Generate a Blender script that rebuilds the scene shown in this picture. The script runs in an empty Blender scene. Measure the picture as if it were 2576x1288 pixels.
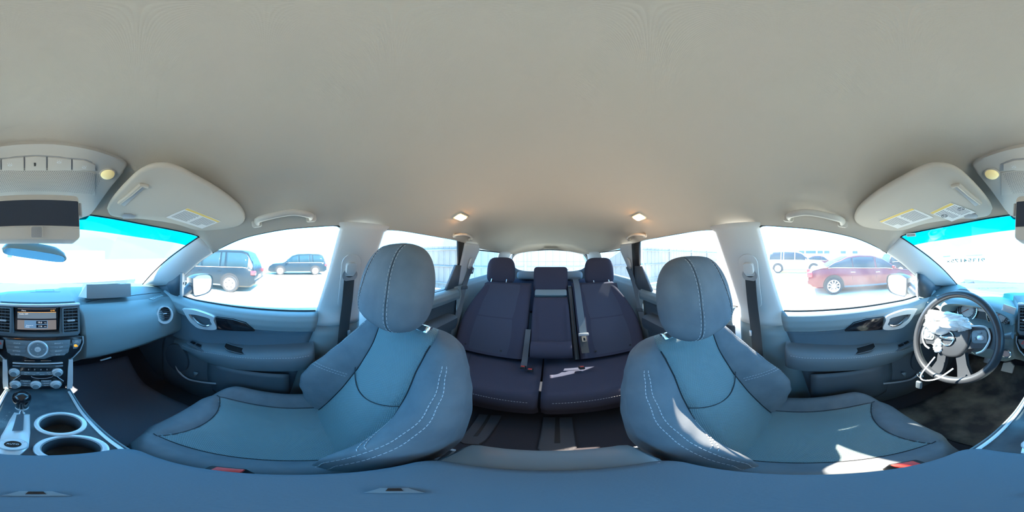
import bpy, bmesh, math, random
from mathutils import Vector, Matrix
from mathutils.bvhtree import BVHTree
random.seed(7)
sc = bpy.context.scene
COL = sc.collection
PI = math.pi
H = 1.45                    # camera height over the yard; everything below is written relative to the camera, mk() lifts it

# ------------------------------------------------------------------ camera, world, sun, exposure
X0 = 95.0                   # photo column that looks straight ahead
cd = bpy.data.cameras.new('camera'); cam = bpy.data.objects.new('camera', cd); COL.objects.link(cam)
cd.type = 'PANO'
try: cd.cycles.panorama_type = 'EQUIRECTANGULAR'
except Exception: cd.panorama_type = 'EQUIRECTANGULAR'
cd.clip_start = 0.004; cd.clip_end = 400
cam.location = (0, 0, H)
cam.rotation_euler = (PI/2, 0, -math.radians((1288 - X0)*360/2576))
sc.camera = cam
w = bpy.data.worlds.new('sky'); sc.world = w; w.use_nodes = True
bg = w.node_tree.nodes['Background']
bg.inputs[0].default_value = (0.17, 0.54, 1.0, 1); bg.inputs[1].default_value = 5.9
sl = bpy.data.lights.new('sun', 'SUN'); so = bpy.data.objects.new('sun', sl); COL.objects.link(so)
sl.energy = 33.0; sl.angle = math.radians(0.6); sl.color = (1.0, 0.90, 0.74)
SAZ, SEL = math.radians(-133), math.radians(42)           # sun azimuth (clockwise from straight ahead) and height
SUN = Vector((math.sin(SAZ)*math.cos(SEL), math.cos(SAZ)*math.cos(SEL), math.sin(SEL)))
so.rotation_euler = SUN.to_track_quat('Z', 'Y').to_euler(); so.location = (-20, 8, 20)
vs = sc.view_settings
vs.view_transform = 'Standard'; vs.look = 'None'; vs.gamma = 1.0; vs.use_curve_mapping = False
vs.exposure = 0.37
sc.cycles.max_bounces = 10; sc.cycles.diffuse_bounces = 6; sc.cycles.transparent_max_bounces = 16
sc.cycles.use_denoising = True

# ------------------------------------------------------------------ photo pixels to directions
def ray(px, py):
    az = math.radians((px - X0)*360/2576); el = math.radians((644 - py)*180/1288)
    return Vector((math.sin(az)*math.cos(el), math.cos(az)*math.cos(el), math.sin(el)))
def onX(px, py, x):
    d = ray(px, py); return d*(x/d.x)
def onY(px, py, y):
    d = ray(px, py); return d*(y/d.y)
def onZ(px, py, z):
    d = ray(px, py); return d*(z/d.z)
SP = 0.6567                 # the leaning plane of the side glass: |x| + z/3 = SP
def onS(px, py, off=0.0):
    d = ray(px, py); return d*((SP + off)/(abs(d.x) + d.z/3))
def sideX(z, off=0.0): return SP + off - z/3
def V(*a): return Vector(a)
def mir(p, s): return Vector((p[0]*s, p[1], p[2]))
def lerp(a, b, t): return a + (b - a)*t
def ss(a, b, x):
    if a == b: return 1.0 if x >= a else 0.0
    t = max(0, min(1, (x - a)/(b - a))); return t*t*(3 - 2*t)
def cr(pts, n):
    """smooth curve through pts, n samples"""
    P = [Vector(p) for p in pts]; m = len(P) - 1; out = []
    for k in range(n):
        t = k/(n - 1)*m; i = min(int(t), m - 1); f = t - i
        p0, p1, p2, p3 = P[max(i-1, 0)], P[i], P[i+1], P[min(i+2, m)]
        out.append(0.5*((2*p1) + (p2 - p0)*f + (2*p0 - 5*p1 + 4*p2 - p3)*f*f + (3*p1 - p0 - 3*p2 + p3)*f**3))
    return out
def ip(tab, x):
    """piecewise linear table with smoothing"""
    if x <= tab[0][0]: return tab[0][1]
    for (a, b), (c, d) in zip(tab, tab[1:]):
        if x <= c:
            t = (x - a)/(c - a); t = t*t*(3 - 2*t)*0.5 + t*0.5
            return b + (d - b)*t
    return tab[-1][1]

# ------------------------------------------------------------------ materials
MATS = {}
def mat(name, col, rough=0.6, metal=0.0, spec=0.5, bump=None, emit=None, noise=None, coat=0.0, alpha=None):
    m = bpy.data.materials.new(name); m.use_nodes = True; MATS[name] = m
    nt = m.node_tree; b = nt.nodes['Principled BSDF']
    b.inputs['Base Color'].default_value = (*col, 1); b.inputs['Roughness'].default_value = rough
    b.inputs['Metallic'].default_value = metal; b.inputs['Specular IOR Level'].default_value = spec
    if coat: b.inputs['Coat Weight'].default_value = coat; b.inputs['Coat Roughness'].default_value = 0.05
    if emit:
        b.inputs['Emission Color'].default_value = (*emit[0], 1); b.inputs['Emission Strength'].default_value = emit[1]
    tc = nt.nodes.new('ShaderNodeTexCoord')
    def N(t, **k):
        n = nt.nodes.new(t)
        for a, v in k.items(): setattr(n, a, v)
        return n
    if noise:                                     # (scale, dark, light, detail)
        n = N('ShaderNodeTexNoise'); n.inputs['Scale'].default_value = noise[0]; n.inputs['Detail'].default_value = 6
        nt.links.new(tc.outputs['Object'], n.inputs['Vector'])
        r = N('ShaderNodeValToRGB'); r.color_ramp.elements[0].position = 0.35; r.color_ramp.elements[1].position = 0.7
        r.color_ramp.elements[0].color = (*noise[1], 1); r.color_ramp.elements[1].color = (*noise[2], 1)
        nt.links.new(n.outputs['Fac'], r.inputs[0]); nt.links.new(r.outputs[0], b.inputs['Base Color'])
    if bump:                                      # (kind, scale, strength)
        kind, scale, st = bump
        if kind == 'noise':
            n = N('ShaderNodeTexNoise'); n.inputs['Scale'].default_value = scale; n.inputs['Detail'].default_value = 3
            nt.links.new(tc.outputs['Object'], n.inputs['Vector']); h = n.outputs['Fac']
        else:                                     # 'weave': crossed waves, read in the UV map of the surface (metres)
            src = tc.outputs['UV'] if kind == 'weave' else tc.outputs['Object']
            a = N('ShaderNodeTexWave', bands_direction='X'); c = N('ShaderNodeTexWave', bands_direction='Y')
            mp = N('ShaderNodeMapping'); mp.inputs['Rotation'].default_value = (0, 0, math.radians(35)); 
            if kind == 'weave': mp.inputs['Scale'].default_value = (1.0, 0.7, 1)
            nt.links.new(src, mp.inputs[0])
            for q in (a, c):
                q.inputs['Scale'].default_value = scale; nt.links.new(mp.outputs[0], q.inputs['Vector'])
            mx = N('ShaderNodeMath', operation='MULTIPLY'); nt.links.new(a.outputs['Fac'], mx.inputs[0]); nt.links.new(c.outputs['Fac'], mx.inputs[1])
            h = mx.outputs[0]
            if kind == 'weave':
                mc = N('ShaderNodeMix', data_type='RGBA'); mc.inputs[6].default_value = (*[x*0.78 for x in col], 1); mc.inputs[7].default_value = (*[x*1.5 for x in col], 1)
                nt.links.new(h, mc.inputs[0]); nt.links.new(mc.outputs[2], b.inputs['Base Color'])
        bp = N('ShaderNodeBump'); bp.inputs['Strength'].default_value = st; bp.inputs['Distance'].default_value = 0.002
        nt.links.new(h, bp.inputs['Height']); nt.links.new(bp.outputs[0], b.inputs['Normal'])
    return m
def glass(name, trans, veil, veil_col=(0.9, 0.95, 1.0), gloss=0.05, veil_mottle=0.0):
    """clear pane: straight-through light, a scattering film added for washed-out glare, a weak mirror reflection"""
    m = bpy.data.materials.new(name); m.use_nodes = True; MATS[name] = m
    nt = m.node_tree; nt.nodes.clear()
    N = lambda t: nt.nodes.new(t); L = nt.links.new
    out = N('ShaderNodeOutputMaterial'); t = N('ShaderNodeBsdfTransparent'); t.inputs[0].default_value = (*trans, 1)
    d = N('ShaderNodeBsdfTranslucent'); d.inputs[0].default_value = (*veil_col, 1)
    g = N('ShaderNodeBsdfGlossy'); g.inputs[0].default_value = (1, 1, 1, 1); g.inputs['Roughness'].default_value = 0.02
    m1 = N('ShaderNodeMixShader'); m1.inputs[0].default_value = veil; L(t.outputs[0], m1.inputs[1]); L(d.outputs[0], m1.inputs[2])  # glare haze over the outside, put into the pane as a translucent film
    if veil_mottle:
        tc = N('ShaderNodeTexCoord'); n = N('ShaderNodeTexNoise'); n.inputs['Scale'].default_value = 9; n.inputs['Detail'].default_value = 8
        L(tc.outputs['Object'], n.inputs['Vector']); mr = N('ShaderNodeMapRange')
        mr.inputs[1].default_value = 0.35; mr.inputs[2].default_value = 0.75; mr.inputs[3].default_value = veil; mr.inputs[4].default_value = veil + veil_mottle
        L(n.outputs['Fac'], mr.inputs[0]); L(mr.outputs[0], m1.inputs[0])
    fr = N('ShaderNodeFresnel'); fr.inputs[0].default_value = 1.25
    mu = N('ShaderNodeMath'); mu.operation = 'MULTIPLY'; mu.inputs[1].default_value = gloss*10; L(fr.outputs[0], mu.inputs[0])
    m2 = N('ShaderNodeMixShader'); L(mu.outputs[0], m2.inputs[0]); L(m1.outputs[0], m2.inputs[1]); L(g.outputs[0], m2.inputs[2])
    L(m2.outputs[0], out.inputs[0]); return m

mat('headliner', (0.530, 0.475, 0.405), 0.95, spec=0.1, bump=('knit', 260, 0.25))
mat('visor_cloth', (0.550, 0.505, 0.440), 0.95, spec=0.1, bump=('noise', 900, 0.12))
mat('pillar_plastic', (0.60, 0.605, 0.60), 0.55, spec=0.35)
mat('light_plastic', (0.560, 0.520, 0.465), 0.5, spec=0.35)
mat('grey_plastic', (0.33, 0.33, 0.335), 0.5)
mat('dash_plastic', (0.200, 0.285, 0.310), 0.42, spec=0.55, bump=('noise', 700, 0.12))
mat('dash_top', (0.115, 0.170, 0.190), 0.5, spec=0.4, bump=('noise', 700, 0.12))
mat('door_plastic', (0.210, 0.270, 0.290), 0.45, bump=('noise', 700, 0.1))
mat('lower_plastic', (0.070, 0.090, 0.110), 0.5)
mat('armrest_skin', (0.120, 0.155, 0.180), 0.55, spec=0.4, bump=('noise', 600, 0.12))
mat('grille_cloth', (0.045, 0.058, 0.075), 0.9)
mat('floor_mat', (0.16, 0.16, 0.20), 1.0, spec=0.05, bump=('noise', 250, 0.4))  # lighter tone that makes up for the shade in the passenger footwell
mat('door_fabric', (0.105, 0.155, 0.195), 0.9, spec=0.2, bump=('noise', 500, 0.15))
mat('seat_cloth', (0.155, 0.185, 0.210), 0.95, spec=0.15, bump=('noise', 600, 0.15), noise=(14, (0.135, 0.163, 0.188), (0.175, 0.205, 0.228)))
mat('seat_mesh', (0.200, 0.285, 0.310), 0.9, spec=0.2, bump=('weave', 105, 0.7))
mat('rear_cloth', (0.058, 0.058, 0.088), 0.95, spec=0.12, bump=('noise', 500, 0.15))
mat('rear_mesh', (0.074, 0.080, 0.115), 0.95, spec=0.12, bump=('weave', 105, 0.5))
mat('thread', (0.50, 0.52, 0.55), 0.8)
mat('seam', (0.03, 0.032, 0.04), 0.9)
mat('carpet', (0.042, 0.042, 0.052), 1.0, spec=0.05, bump=('noise', 300, 0.4))
mat('dirty_mat', (0.03, 0.03, 0.03), 1.0, spec=0.05, noise=(7, (0.05, 0.05, 0.055), (0.22, 0.20, 0.17)), bump=('noise', 250, 0.4))
mat('gloss_black', (0.010, 0.010, 0.013), 0.12, spec=0.6)
mat('matte_black', (0.012, 0.012, 0.014), 0.6)
mat('rubber', (0.02, 0.02, 0.022), 0.75)
mat('silver', (0.66, 0.68, 0.70), 0.34, metal=0.35)
mat('chrome', (0.80, 0.81, 0.83), 0.12, metal=1.0)
mat('brushed', (0.55, 0.58, 0.62), 0.35, metal=0.6)
mat('button_grey', (0.16, 0.20, 0.225), 0.4)
mat('mark_white', (0.75, 0.78, 0.80), 0.6)
mat('mark_dim', (0.22, 0.235, 0.25), 0.6)
mat('red_plastic', (0.75, 0.05, 0.04), 0.4, spec=0.5)
mat('belt_dark', (0.035, 0.04, 0.045), 0.75, bump=('noise', 900, 0.2))
mat('belt_web', (0.115, 0.15, 0.18), 0.75, bump=('noise', 900, 0.2))
mat('white_cloth', (0.86, 0.86, 0.85), 0.85)
mat('white_plastic', (0.82, 0.80, 0.84), 0.4)
mat('card_grey', (0.26, 0.27, 0.28), 0.7)
mat('paper', (0.78, 0.78, 0.76), 0.7)
mat('label_yellow', (0.80, 0.58, 0.16), 0.7)
mat('label_ink', (0.16, 0.17, 0.18), 0.7)
mat('leather_black', (0.030, 0.033, 0.040), 0.33, spec=0.5, bump=('noise', 600, 0.06))
mat('mirror', (0.90, 0.92, 0.93), 0.01, metal=1.0)
mat('mirror_dark', (0.16, 0.20, 0.26), 0.08, metal=1.0)
mat('lamp_off', (0.85, 0.74, 0.36), 0.35, emit=((1.0, 0.83, 0.40), 0.25))
mat('lamp_on', (1.0, 0.85, 0.6), 0.4, emit=((1.0, 0.47, 0.14), 52.0))
mat('screen_glow', (0.10, 0.09, 0.085), 0.3, emit=((0.30, 0.27, 0.26), 0.5))
mat('screen_band', (0.08, 0.10, 0.12), 0.3, emit=((0.16, 0.21, 0.25), 0.7))
mat('screen_dark', (0.02, 0.02, 0.03), 0.3)
mat('screen_blue', (0.05, 0.10, 0.16), 0.3, emit=((0.10, 0.20, 0.32), 0.9))
mat('screen_orange', (0.8, 0.4, 0.08), 0.4, emit=((1.0, 0.45, 0.08), 0.9))
mat('screen_white', (0.8, 0.8, 0.8), 0.4, emit=((0.9, 0.9, 0.9), 0.7))
mat('warn_orange', (0.95, 0.45, 0.04), 0.4, emit=((1.0, 0.45, 0.04), 0.5))
mat('dial_face', (0.70, 0.71, 0.72), 0.35)
mat('dial_dark', (0.06, 0.065, 0.07), 0.35)
mat('needle_red', (0.55, 0.08, 0.05), 0.4)
mat('start_button', (0.55, 0.40, 0.38), 0.4)
mat('ground', (0.86, 0.75, 0.58), 1.0, spec=0.1, noise=(1.2, (0.82, 0.71, 0.55), (0.90, 0.79, 0.62)))
mat('rail_grey', (0.055, 0.060, 0.075), 0.7)
mat('fence_metal', (0.24, 0.27, 0.28), 0.5, spec=0.3, noise=(2.0, (0.22, 0.25, 0.26), (0.28, 0.31, 0.32)))
mat('building_white', (0.85, 0.85, 0.83), 0.8)
mat('pane_dark', (0.03, 0.06, 0.09), 0.08, spec=0.8)
mat('pane_car', (0.018, 0.045, 0.065), 0.2, spec=0.06)
mat('paint_red', (0.095, 0.010, 0.018), 0.25, spec=0.4, coat=0.25)
mat('paint_black', (0.008, 0.014, 0.020), 0.3, spec=0.25)
mat('paint_blue', (0.010, 0.020, 0.030), 0.3, spec=0.25)
mat('paint_white', (0.85, 0.85, 0.84), 0.3, coat=0.6)
mat('tail_red', (0.55, 0.03, 0.04), 0.2)
mat('tyre', (0.025, 0.026, 0.03), 0.85)
mat('alloy', (0.75, 0.75, 0.77), 0.3, metal=0.5)
mat('marker_ink', (0.25, 0.42, 0.40), 0.7)
mat('tint_ink', (0.015, 0.015, 0.02), 0.6)
glass('glass_side', (0.88, 0.94, 0.95), 0.012, veil_mottle=0.02)
glass('glass_screen', (0.70, 0.80, 0.80), 0.02, veil_mottle=0.03, gloss=0.015)
glass('glass_rear', (0.80, 0.72, 0.68), 0.015, veil_mottle=0.01, gloss=0.02)
glass('glass_tail', (0.60, 0.68, 0.72), 0.05)
glass('glass_band', (0.0, 0.24, 0.30), 0.02, (0.0, 0.5, 0.8), gloss=0.015)

# ------------------------------------------------------------------ building helpers
def fix_loc(o, parent, loc):
    o.location = loc if parent is None else Vector(loc) - parent['_w']
def thing(name, label, cat, base=(0, 0, 0), group=None, kind=None):
    o = bpy.data.objects.new(name, None); COL.objects.link(o); o.empty_display_size = 0.05
    o.location = Vector(base) + V(0, 0, H); WL[o.name] = o.location.copy()
    o['label'] = label; o['category'] = cat
    if group: o['group'] = group
    if kind: o['kind'] = kind
    return o
WL = {}
def place(o, parent, loc):
    WL[o.name] = Vector(loc)
    if parent is not None:
        o.parent = parent; o.location = Vector(loc) - WL[parent.name]
    else: o.location = loc
def mk(name, verts, faces, m, parent=None, smooth=40, uvs=None, solid=0, label=None, cat=None, group=None, kind=None, recalc=True, sub=0):
    me = bpy.data.meshes.new(name)
    vs_ = [Vector(v) for v in verts]
    lo = [min(v[i] for v in vs_) for i in range(3)]; hi = [max(v[i] for v in vs_) for i in range(3)]
    c = V(*[(a + b)/2 for a, b in zip(lo, hi)])
    me.from_pydata([v - c for v in vs_], [], faces)
    if uvs:
        l = me.uv_layers.new(name='UVMap')
        for lp in me.loops: l.data[lp.index].uv = uvs[lp.vertex_index]
    if recalc:
        bm = bmesh.new(); bm.from_mesh(me); bmesh.ops.recalc_face_normals(bm, faces=bm.faces); bm.to_mesh(me); bm.free()
    if smooth:
        me.polygons.foreach_set('use_smooth', [True]*len(me.polygons))
        me.set_sharp_from_angle(angle=math.radians(smooth))
    me.materials.append(MATS[m] if isinstance(m, str) else m)
    o = bpy.data.objects.new(name, me); COL.objects.link(o)
    place(o, parent, c + V(0, 0, H))
    if solid:
        md = o.modifiers.new('thickness', 'SOLIDIFY'); md.thickness = abs(solid); md.offset = 1 if solid > 0 else -1
    if sub:
        md = o.modifiers.new('smooth', 'SUBSURF'); md.levels = sub; md.render_levels = sub
    for k, v in (('label', label), ('category', cat), ('group', group), ('kind', kind)):
        if v: o[k] = v
    return o
class MB:
    """collects shapes for ONE mesh"""
    def __init__(s): s.v = []; s.f = []; s.uv = []
    def add(s, v, f, uv=None):
        n = len(s.v); s.v += [Vector(p) for p in v]; s.f += [[i + n for i in q] for q in f]
        s.uv += uv if uv else [(0, 0)]*len(v); return s
    def out(s, name, m, parent=None, **k): return mk(name, s.v, s.f, m, parent, uvs=s.uv if any(u != (0, 0) for u in s.uv) else None, **k)
def gridm(fn, nu, nv, closed_u=False, cap=False):
    v = [fn(i/(nu if closed_u else nu - 1), j/(nv - 1)) for j in range(nv) for i in range(nu)]
    f = []
    for j in range(nv - 1):
        for i in range(nu if closed_u else nu - 1):
            a = j*nu + i; b = j*nu + (i + 1) % nu; f.append([a, b, b + nu, a + nu])
    if cap: f.append(list(range(nu))[::-1]); f.append([(nv - 1)*nu + i for i in range(nu)])
    return v, f
def loft(secs, closed=True, cap=True):
    n = len(secs[0]); v = [p for s in secs for p in s]; f = []
    for j in range(len(secs) - 1):
        for i in range(n if closed else n - 1):
            a = j*n + i; b = j*n + (i + 1) % n; f.append([a, b, b + n, a + n])
    if cap and closed: f.append(list(range(n))[::-1]); f.append([(len(secs) - 1)*n + i for i in range(n)])
    return v, f
def tubem(pts, r, n=8, closed=False, flat=1.0, up=None):
    P = [Vector(p) for p in pts]; m = len(P); secs = []; prev = None
    for i in range(m):
        a = P[(i - 1) % m] if closed or i else P[i]; b = P[(i + 1) % m] if closed or i < m - 1 else P[i]
        t = (b - a).normalized()
        if prev is None:
            u = Vector(up) if up is not None else (V(0, 0, 1) if abs(t.z) < 0.9 else V(1, 0, 0))
        else: u = prev
        u = (u - t*u.dot(t)).normalized(); prev = u; s = t.cross(u)
        rr = r[i] if isinstance(r, (list, tuple)) else r
        secs.append([P[i] + (u*math.cos(2*PI*k/n) + s*math.sin(2*PI*k/n)*flat)*rr for k in range(n)])
    if closed: secs.append(secs[0])
    return loft(secs, True, not closed)
def ribbonm(pts, width, thick, wdir):
    """flat strap along pts; wdir gives its width direction (one vector or one per point)"""
    P = [Vector(p) for p in pts]; secs = []
    for i, p in enumerate(P):
        t = (P[min(i+1, len(P)-1)] - P[max(i-1, 0)]).normalized()
        wv = Vector(wdir[i] if isinstance(wdir, list) else wdir); wv = (wv - t*wv.dot(t)).normalized(); nn = t.cross(wv)
        secs.append([p + wv*(width/2*a) + nn*(thick/2*b) for a, b in ((-1, -1), (1, -1), (1, 1), (-1, 1))])
    return loft(secs)
class Fr:
    """a flat working plane: o + a*u + b*v + c*n"""
    def __init__(s, o, u, v, side=1):
        s.side = side; s.o = Vector(o); s.u = Vector(u).normalized(); v = Vector(v); s.v = (v - s.u*v.dot(s.u)).normalized(); s.n = s.u.cross(s.v)
    def __call__(s, a, b, c=0):
        q = s.o + s.u*a + s.v*b + s.n*c; return q if s.side == 1 else V(-q.x, q.y, q.z)
    def px(s, x, y):
        d = ray(x, y); t = s.o.dot(s.n)/d.dot(s.n); q = d*t - s.o; return q.dot(s.u), q.dot(s.v)
    def off(s, a, b, c=0): return Fr(s.o + s.u*a + s.v*b + s.n*c, s.u, s.v, s.side)
def rboxm(fr, a, b, c, sa, sb, sc_, r=0.0, seg=2):
    bm = bmesh.new(); bmesh.ops.create_cube(bm, size=1)
    for q in bm.verts: q.co = V(q.co.x*sa, q.co.y*sb, q.co.z*sc_)
    if r: bmesh.ops.bevel(bm, geom=bm.edges[:], offset=min(r, sa*.49, sb*.49, sc_*.49), segments=seg, profile=0.5, affect='EDGES')
    bm.verts.index_update()
    v = [fr(a + q.co.x, b + q.co.y, c + q.co.z) for q in bm.verts]; f = [[q.index for q in p.verts] for p in bm.faces]; bm.free(); return v, f
def prismm(fr, pts, c0, c1, r=0.0, seg=2):
    bm = bmesh.new(); vv = [bm.verts.new((a, b, c0)) for a, b in pts]; f0 = bm.faces.new(vv)
    ex = bmesh.ops.extrude_face_region(bm, geom=[f0])
    top = [g for g in ex['geom'] if isinstance(g, bmesh.types.BMVert)]
    for q in top: q.co.z = c1
    if r:
        ed = [e for e in bm.edges if abs(e.verts[0].co.z - c1) < 1e-7 and abs(e.verts[1].co.z - c1) < 1e-7]
        bmesh.ops.bevel(bm, geom=ed, offset=r, segments=seg, profile=0.5, affect='EDGES', clamp_overlap=True)
    bm.verts.index_update(); bm.verts.ensure_lookup_table()
    v = [fr(*q.co) for q in bm.verts]; f = [[q.index for q in p.verts] for p in bm.faces]; bm.free(); return v, f
def rrect(w_, h_, r, n=5, cx=0, cy=0):
    out = []
    for qx, qy, a0 in ((1, 1, 0), (-1, 1, 90), (-1, -1, 180), (1, -1, 270)):
        for k in range(n):
            a = math.radians(a0 + 90*k/(n - 1)); out.append((cx + qx*(w_/2 - r) + r*math.cos(a), cy + qy*(h_/2 - r) + r*math.sin(a)))
    return out
def circ(r, n=24, cx=0, cy=0, ry=None): return [(cx + r*math.cos(2*PI*k/n), cy + (ry or r)*math.sin(2*PI*k/n)) for k in range(n)]
def ringm(fr, outer, inner, c0, c1):
    """flat frame between two outlines of equal count, from depth c0 to c1"""
    n = len(outer); v = [fr(a, b, c) for c in (c0, c1) for L in (outer, inner) for a, b in L]; f = []
    for i in range(n):
        j = (i + 1) % n
        f += [[2*n + i, 2*n + j, 3*n + j, 3*n + i], [i, n + i, n + j, j], [i, j, 2*n + j, 2*n + i], [n + i, 3*n + i, 3*n + j, n + j]]
    return v, f
def lathem(fr, prof, n=28):
    """prof: (radius, c) pairs turned about the plane normal"""
    v, f = gridm(lambda u, t: fr(prof[min(int(round(t*(len(prof)-1))), len(prof)-1)][0]*math.cos(2*PI*u), prof[int(round(t*(len(prof)-1)))][0]*math.sin(2*PI*u), prof[int(round(t*(len(prof)-1)))][1]), n, len(prof), True, True)
    return v, f
def P_(name, vf, m, parent=None, **k): return mk(name, vf[0], vf[1], m, parent, **k)
def box(name, fr, a, b, c, sa, sb, sc_, m, parent=None, r=0.0, **k): return P_(name, rboxm(fr, a, b, c, sa, sb, sc_, r), m, parent, **k)
WFR = Fr((0, 0, 0), (1, 0, 0), (0, 1, 0))
def text(s, fr, a, b, size, m, parent, c=0.0006, name='lettering', flip=False, align='CENTER', thick=0.0, bold=0.0):
    cu = bpy.data.curves.new('t', 'FONT'); cu.body = s; cu.size = size; cu.align_x = align; cu.align_y = 'CENTER'; cu.resolution_u = 2; cu.offset = bold
    o = bpy.data.objects.new('t', cu); COL.objects.link(o)
    dg = bpy.context.evaluated_depsgraph_get(); me = o.evaluated_get(dg).to_mesh()
    v = [fr(a + (-q.co.x if flip else q.co.x), b + q.co.y, c) for q in me.vertices]; f = [list(p.vertices) for p in me.polygons]
    bpy.data.objects.remove(o); bpy.data.curves.remove(cu)
    if not v: return None
    return mk(name, v, f, m, parent, smooth=0, recalc=False)
def stitches(paths, r=0.0009, dash=0.0065, gap=0.0045):
    mb = MB()
    for pts in paths:
        P = [Vector(p) for p in pts]; acc = 0; on = True; seg = [P[0]]
        for a, b in zip(P, P[1:]):
            L = (b - a).length; d = 0
            while L - d > 1e-9:
                need = (dash if on else gap) - acc; step = min(need, L - d); d += step; acc += step; q = a + (b - a)*(d/L)
                if acc >= (dash if on else gap) - 1e-9:
                    if on: mb.add(*tubem([seg[0], q], r, 4))
                    seg = [q]; on = not on; acc = 0
    return mb

# ================================================================== the yard and the car's shell
SEAT = {1: 'passenger', -1: 'driver'}
mk('ground', [(-60, -60, -H), (60, -60, -H), (60, 60, -H), (-60, 60, -H)], [[0, 1, 2, 3]], 'ground', kind='structure',
   label='pale sunlit gravel yard around the parked cars', cat='ground', recalc=False)

# --- headliner: from the edge over the glass up to the middle of the roof
HDR = [(0, .600, .165), (.19, .585, .155), (.40, .52, .125), (.56, .43, .098), (.598, .395, .083)]
RAIL = [onS(535, 636), onS(560, 621), onS(600, 603), onS(640, 591), onS(720, 576), onS(790, 570), onS(845, 567), onS(900, 569),
        onS(968, 577), onS(1060, 588), onS(1150, 606), V(.640, -1.22, .082), V(.645, -1.50, .065), V(.645, -1.9, .048), V(.61, -2.25, .032), V(.51, -2.40, .03), V(.3, -2.44, .07), V(0, -2.46, .088)]
hb = cr(HDR, 14)[:-1] + cr([HDR[-1]] + RAIL, 60)
def ridge(y): return ip([(-2.46, .095), (-2.3, .15), (-2.0, .205), (-1.5, .258), (-1.0, .283), (-.5, .294), (0, .292), (.25, .275), (.45, .238), (.6, .170)], y)
def hl(u, t):
    x = u*(len(hb) - 1); i = min(int(x), len(hb) - 2); B = hb[i].lerp(hb[i + 1], x - i)
    yc = max(-2.2, min(.34, B.y)) if B.y > -2.2 else -2.2
    C = V(0, yc, ridge(yc)); f = (1 - (1 - t)**2.7)**.85
    return V(B.x*(1 - t), lerp(B.y, C.y, t), lerp(B.z, C.z, f))
nu, nt_ = 74, 30
hv, hf = gridm(lambda u, t: hl(u, t**1.25), nu, nt_)
hv2 = [mir(p, -1) for p in hv]
HLB = BVHTree.FromPolygons(hv + hv2, hf + [[i + len(hv) for i in q] for q in hf])
def roof(px, py, gap=0.0):
    h = HLB.ray_cast(V(0, 0, 0), ray(px, py)); p = h[0]; n = h[1]
    if n.z > 0 and n.dot(p) > 0: n = -n
    if n.dot(p) > 0: n = -n
    return p + n*gap, n
mb = MB(); mb.add(hv, hf); mb.add(hv2, hf)
bm = bmesh.new()
_v = [bm.verts.new(p) for p in mb.v]
for q in mb.f:
    try: bm.faces.new([_v[i] for i in q])
    except ValueError: pass
bmesh.ops.remove_doubles(bm, verts=bm.verts, dist=1e-4); bm.verts.index_update()
_vv = [v.co.copy() for v in bm.verts]; _ff = [[q.index for q in p.verts] for p in bm.faces]; bm.free()
mk('ceiling', _vv, _ff, 'headliner', smooth=60, kind='structure', label='beige knitted headliner covering the whole roof', cat='headliner')
# outer roof skin, just over the headliner
mk('roof_skin', [p*1.0 + V(p.x*.06, 0, .035) for p in _vv], _ff, 'paint_white', kind='structure', label='painted steel roof panel over the headliner', cat='roof')

# --- windscreen with its blue shade band
BASE = [(0, 1.12, -.20), (.3, 1.09, -.20), (.55, 1.0, -.20), (.672, .9, -.20)]
hd = cr(HDR, 25); bs = cr(BASE, 25)
def wsp(u, t):
    s = -1 if u < .5 else 1; k = abs(u - .5)*2*24; i = min(int(k), 23); a = hd[i].lerp(hd[i+1], k - i); b = bs[i].lerp(bs[i+1], k - i)
    p = a.lerp(b, t); p = p + V(0, .02, .012)*math.sin(PI*t); return V(p.x*s, p.y, p.z)
ws = thing('window_1', 'wide laminated windscreen with blue shade band above the dashboard', 'windscreen', (0, .85, -.2), kind='structure')
BT = .135
v, f = gridm(lambda u, t: wsp(u, lerp(BT, 1.03, t)), 49, 16); mk('pane', v, f, 'glass_screen', ws)
v, f = gridm(lambda u, t: wsp(u, lerp(-.012, BT, t)), 49, 6); mk('shade_band', v, f, 'glass_band', ws, label='translucent cyan shade band along the top of the windscreen')
for s in (1, -1):
    pts = [mir(wsp(1, t/20), s) + V(-.004*s, -.004, 0) for t in range(21)]
    P_('rubber_seal', tubem(pts, .004, 6), 'rubber', ws)

# --- A pillars
DW = [onS(535, 636), onS(500, 660), onS(462, 694), onS(430, 714), V(.735, .80, -.20), V(.74, .95, -.24)]
for s in (1, -1):
    dwc = cr(DW, 24)
    def ap(u, t):
        a = wsp(1, t*1.04); b = dwc[0].lerp(dwc[-1], 0); k = t*23; i = min(int(k), 22); b = dwc[i].lerp(dwc[i+1], k - i)
        p = a.lerp(b, u); bul = math.sin(PI*u)**.7*.022
        return mir(p + V(-.75, -.6, .1).normalized()*bul, s)
    v, f = gridm(ap, 13, 26)
    pa = mk('trim_%d' % (1 if s > 0 else 2), v, f, 'pillar_plastic', solid=.004, kind='structure', cat='pillar trim',
       label='pale grey windscreen pillar trim between windscreen and front %s door' % SEAT[s])

    cl = [onS(440, 708, -.004), onS(430, 714, -.004), V(.732, .80, -.20), V(.74, 1.0, -.24)]
    v, f = gridm(lambda u, t: mir(cr(cl, 12)[int(round(u*11))].lerp(V(.752, lerp(.62, 1.0, u), -.34), t), s), 12, 5)
    mk('pillar_foot', v, f, 'lower_plastic', pa, solid=.004)

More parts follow.
